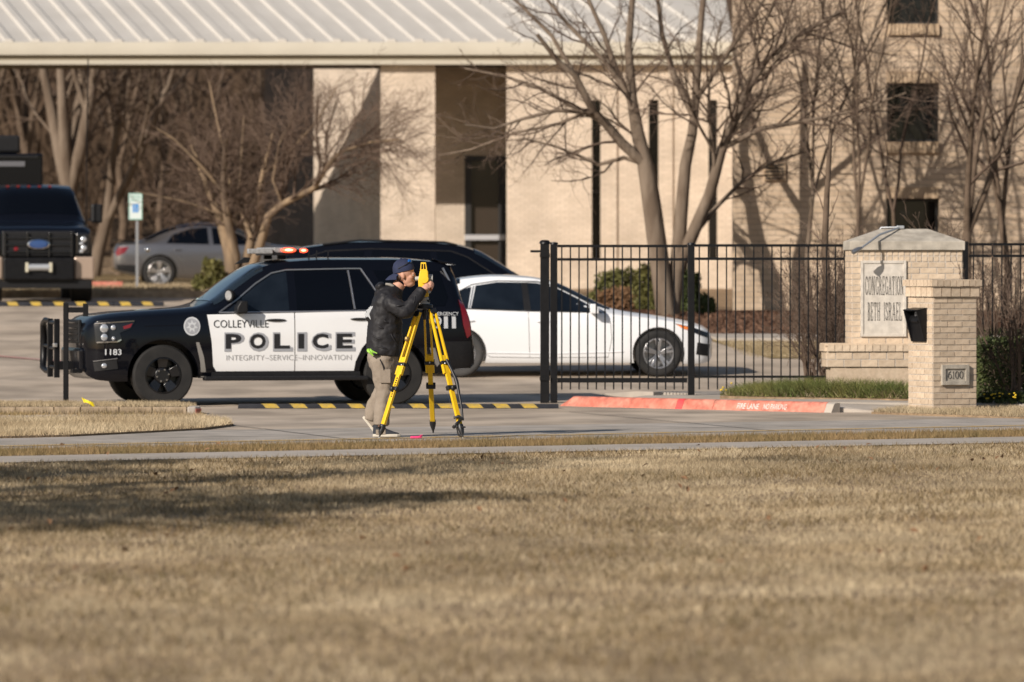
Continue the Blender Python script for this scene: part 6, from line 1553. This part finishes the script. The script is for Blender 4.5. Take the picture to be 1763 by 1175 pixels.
# --- shoes
def shoe(o, pitch, y, label=None):
    e = bpy.data.objects.new('shoe', None); col.objects.link(e); e.parent = man; e.location = o; e.rotation_euler = (0, R(pitch), R(-4))
    out = [(-.105, -.030), (-.085, -.040), (0, -.042), (.08, -.052), (.15, -.046), (.185, -.018), (.185, .018), (.15, .042), (.08, .046), (0, .038), (-.085, .036), (-.105, .026)]
    MB().prism(out, .0, .030, 'Z').obj('sole', M['sole'], e, bevel=.008)
    u = MB(); loft(u, [((.035, 0, .026), .142, .046, 0), ((.028, 0, .050), .135, .045, 4), ((.0, 0, .075), .105, .043, 10), ((-.030, 0, .098), .070, .042, 14), ((-.04, 0, .115), .055, .04, 14)], 18)
    fuse('upper', u, M['shoe'], e, .009, 3)
    MB().box((-.02, -.045, .05), (.10, .006, .05)).obj('side_panel', M['pants'], e, bevel=.002)
shoe(L3(660, 754.5, -.12), 0, -.12)
shoe(L3(634, 736, .105), 52, .105)

# ---------------------------------------------------------------- tripod with instrument
TDp = MD - .02
def W3(px_, py_, y): return P(px_, py_, TDp + y)
tri = thing('survey_tripod', 'yellow surveying tripod with black clamps standing on the street', 'tripod')
hx = W3(731, 529, 0)
MB().lathe([(0, .03), (.07, .03), (.085, .02), (.085, -.015), (.05, -.03), (0, -.03)], 24, c=hx).obj('head_plate', M['tripoddk'], tri, smooth=30)
MB().lathe([(0, 0), (.022, 0), (.026, -.05), (.014, -.10), (0, -.10)], 14, c=hx + Vector((0, 0, -.03))).obj('centre_screw', M['tripoddk'], tri, smooth=40)
feet = [(G(652.5, 757.0), -.10, 720, 536), (G(746, 748.5), .10, 734, 534), (G(797.5, 757.5), -.06, 743, 532)]
GS = .013
def tleg(foot, tx_, ty_, ty0, strap=False):
    top = W3(tx_, ty0, ty_); foot = Vector((foot.x, foot.y, GS)); d = (foot - top); L = d.length; d.normalize()
    out = Vector((d.x, d.y, 0)).normalized(); sidev = d.cross(out).normalized()
    e = bpy.data.objects.new('leg', None); col.objects.link(e); e.parent = tri
    hw = .036
    for s in (-1, 1):                               # two upper rails
        MB().bar(top + sidev * s * hw * .75, top + d * L * .50 + sidev * s * hw, .021, .034, up=out).obj('upper_rail', M['tripod'], e, bevel=.004)
    a0_ = top + d * L * .40
    MB().bar(top + d * L * .36, top + d * L * .62, hw * 2 - .022, .026, up=out).obj('leg_sleeve', M['tripod'], e, bevel=.003)
    MB().bar(top + d * L * .60, top + d * L * .90, .050, .030, up=out).obj('lower_leg', M['tripod'], e, bevel=.004)
    MB().bar(top + d * L * .405, top + d * L * .43, hw * 2 + .032, .05, up=out).obj('clamp_band', M['tripoddk'], e, bevel=.004)
    MB().bar(top + d * L * .595, top + d * L * .625, hw * 2 + .026, .05, up=out).obj('clamp_band', M['tripoddk'], e, bevel=.004)
    MB().ell(top + d * L * .42 - Vector((0, .03, 0)), (.011, .011, .011), 8, 6).obj('clamp_bolt', M['chrome'], e)
    MB().ell(top + d * L * .61 + out * .035, (.02, .018, .03), 10, 6).obj('clamp_knob', M['tripoddk'], e, smooth=60)
    MB().bar(top - d * .01, top + d * .05, hw * 2, .05, up=out).obj('hinge', M['tripoddk'], e, bevel=.006)
    p = top + d * L * .895
    MB().tube([p, p + d * .035, p + d * .085, foot - d * .035, foot - d * .012], [.032, .035, .026, .010, .008], 10).obj('shoe_point', M['tripoddk'], e, smooth=40)
    MB().tube([foot - d * .014, foot + d * .004], [.007, .003], 8).obj('spike', M['chrome'], e)
    MB().bar(p + d * .02 + out * .02, p + d * .025 + out * .075, .035, .014, up=d).obj('foot_tread', M['tripoddk'], e, bevel=.003)
    return e, top, d, L, out, sidev
leg1 = tleg(feet[0][0], 720, feet[0][1], 538)
leg2 = tleg(feet[1][0], 735, feet[1][1], 534)
leg3 = tleg(feet[2][0], 744, feet[2][1], 533)
# dark scale marks on the left leg, carrying strap on the right leg
e, top, d, L, out, sv = leg1
for i in range(9): MB().bar(top + d * L * (.52 + i * .018) - Vector((0, .022, 0)) + sv * .006, top + d * L * (.53 + i * .018) - Vector((0, .022, 0)) + sv * .006, .016, .008, up=out).obj('scale_mark', M['tripoddk'], e)
MB().ell(top + d * L * .22 + Vector((-.03, -.01, .01)), (.022, .022, .028), 10, 8).obj('tension_knob', mat('brass_knob', (.42, .30, .12), rough=.4, metal=.6), e, smooth=60)
e, top, d, L, out, sv = leg3
st = MB(); side_ = Vector((.045, -.02, 0))
st.tube(*dense([top + d * L * .39 + side_ * .5, top + d * L * .5 + side_ * 1.3, top + d * L * .56 + side_ * 1.6, top + d * L * .65 + side_ * 1.5, top + d * L * .75 + side_ * 1.35, top + d * L * .86 + side_ * .9], [.013, .016, .02, .014, .012, .012]), 8)
st.obj('carrying_strap', M['tripoddk'], e, smooth=60)
st = MB(); a_ = top + d * L * .855
st.tube(*dense([a_ + Vector((.02, -.03, 0)), a_ + Vector((-.055, -.04, -.08)), W3(785.5, 735, -.12), W3(789, 748, -.12), Vector((X(794, 58.1), 58.14, GS + .004))], [.014, .016, .017, .017, .016]), 8, flat=.35); st.obj('loose_strap', M['tripoddk'], e, smooth=60)
st = MB(); st.tube([a_ + Vector((-.05, -.03, .02)), a_ + Vector((.0, -.045, .035)), a_ + Vector((.05, -.03, .0))], [.012, .016, .012], 8); st.obj('strap_buckle', M['tripoddk'], e, smooth=60)

ins = thing('survey_instrument', 'yellow surveying total station mounted on the tripod head', 'instrument', hx + Vector((-.01, 0, .03)))
ins_z = lambda py_: Z(py_, TDp) - hx.z - .03
MB().lathe([(0, 0), (.062, 0), (.062, .02), (.05, .035), (.055, .06), (.045, .075), (0, .075)], 20).obj('tribrach', M['instrgrey'], ins, smooth=35)
for i in range(3):
    a = 2 * math.pi * i / 3 - .5; MB().lathe([(0, .025), (.016, .025), (.016, 0), (0, 0)], 12, c=(.055 * math.cos(a), .055 * math.sin(a), .02)).obj('levelling_screw', M['tripoddk'], ins)
zb_i = .075; ztp = ins_z(466); zt2 = ins_z(452)
st_ = MB()
for s in (-1, 1): st_.prism([(-.048, zb_i), (.052, zb_i), (.056, (zb_i + ztp) * .55), (.044, ztp), (-.036, ztp), (-.054, (zb_i + ztp) * .6)], s * .050, s * .088, 'Y')
st_.box((0, 0, zb_i + .045), (.10, .10, .09))
st_.obj('standards', M['instr'], ins, bevel=.008)
tel = MB(); tel.lathe([(0, -.088), (.022, -.088), (.024, -.05), (.036, -.045), (.038, .05), (.046, .055), (.046, .092), (.038, .094), (0, .085)], 20, axis='X', c=(.0, 0, (zb_i + ztp) * .62)); tel.obj('telescope', M['instrgrey'], ins, smooth=35)
MB().lathe([(0, -.012), (.014, -.012), (.017, .012), (0, .012)], 14, axis='X', c=(-.095, 0, (zb_i + ztp) * .62)).obj('eyepiece', M['tripoddk'], ins, smooth=40)
hnd = MB()
hnd.prism([(-.036, ztp), (-.028, zt2), (.024, zt2), (.038, ztp), (.026, ztp), (.018, zt2 - .018), (-.020, zt2 - .018), (-.024, ztp)], -.022, .022, 'Y'); hnd.box((0, 0, (ztp + zt2) / 2), (.008, .044, zt2 - ztp - .02))
for s in (-1, 1): hnd.box((0, s * .05, ztp + .006), (.07, .06, .014))
hnd.obj('handle', M['instr'], ins, bevel=.004)
MB().lathe([(0, .0), (.042, .0), (.046, -.012), (.046, -.022), (0, -.024)], 20, axis='Y', c=(.004, -.088, (zb_i + ztp) * .62)).obj('side_cover', M['instr'], ins, smooth=40)
MB().box((-.062, 0, zb_i + .055), (.02, .12, .075)).obj('display_panel', M['instrgrey'], ins, bevel=.004)
MB().lathe([(0, 0), (.016, 0), (.016, -.03), (0, -.03)], 12, axis='Y', c=(.06, -.07, zb_i + .05)).obj('motion_knob', M['instrgrey'], ins, smooth=40)
# ---------------------------------------------------------------- small things
pk2 = thing('pink_marker', 'small pink marker lying on the street under the tripod', 'marker', G(716, 755.5, .012))
MB().tube([(-.055, 0, .012), (.03, .01, .012), (.06, .02, .014)], [.013, .015, .009], 8).obj('body', M['pink'], pk2, smooth=50)
MB().tube([(.04, .0, .03), (.065, .012, .035)], .006, 6).obj('cap', M['pink'], pk2)
D_ = 67.42; fg = thing('marker_flag', 'small yellow marker flag in the raised grass bed', 'flag', (X(151, D_), D_, .135))
MB().tube([(.02, 0, -.06), (.02, 0, .04)], .003, 5).obj('wire', M['flagpost'], fg)
mb = MB(); gv = []
for i in range(6):
    u = i / 5; gv += [(-.075 + .135 * u, .012 * math.sin(u * 7), .072 - .062 * u ** .8), (-.045 + .135 * u, .012 * math.sin(u * 7 + .8) - .02, .005 - .045 * u + .015 * math.sin(u * 5))]
mb.add(gv, [(2 * i, 2 * i + 2, 2 * i + 3, 2 * i + 1) for i in range(5)])
o = mb.obj('flag_sheet', M['flagy'], fg); sm = o.modifiers.new('s', 'SOLIDIFY'); sm.thickness = .002
D_ = 118.0; ps = thing('parking_sign', 'white and blue accessible parking sign on a grey post', 'sign', (X(236, D_), D_, gz(D_)))
zz = lambda p: Z(p, D_) - gz(D_)
MB().box((0, 0, zz(380) / 2), (.055, .035, zz(380))).obj('post', M['flagpost'], ps)
plt = MB().box((-.03, -.03, (zz(333) + zz(379)) / 2), (.285, .008, zz(333) - zz(379))).obj('sign_plate', M['signwhite'], ps, bevel=.003)
zc = (zz(333) + zz(379)) / 2; hs = (zz(333) - zz(379)) / 2
bd = MB()
for s in (-1, 1): bd.box((-.03 + s * .132, -.036, zc), (.012, .004, 2 * hs - .02)); bd.box((-.03, -.0365, zc + s * (hs - .012)), (.25, .004, .014))
bd.obj('border', M['signgreen'], plt)
decal('lettering', 'RESERVED', .05, .20, lambda a, b: (-.03 + a, -.037, zc + hs - .075 + b), M['signgreen'], plt, .01)
decal('lettering', 'PARKING', .05, .19, lambda a, b: (-.03 + a, -.037, zc + hs - .145 + b), M['signgreen'], plt, .01)
MB().box((-.03, -.0355, zc - .035), (.12, .004, .17)).obj('symbol_panel', M['signblue'], plt)
sy = MB(); sy.lathe([(.026, 0), (.034, 0)], 14, axis='Y', c=(-.035, -.039, zc - .07), a0=2.4, a1=7.0); sy.box((-.04, -.039, zc - .02), (.012, .002, .06)); sy.box((-.022, -.0392, zc - .045), (.04, .002, .012)); sy.ell((-.042, -.039, zc + .022), (.010, .002, .010), 8, 4)
sy.obj('wheelchair_symbol', M['whitepaint'], plt)
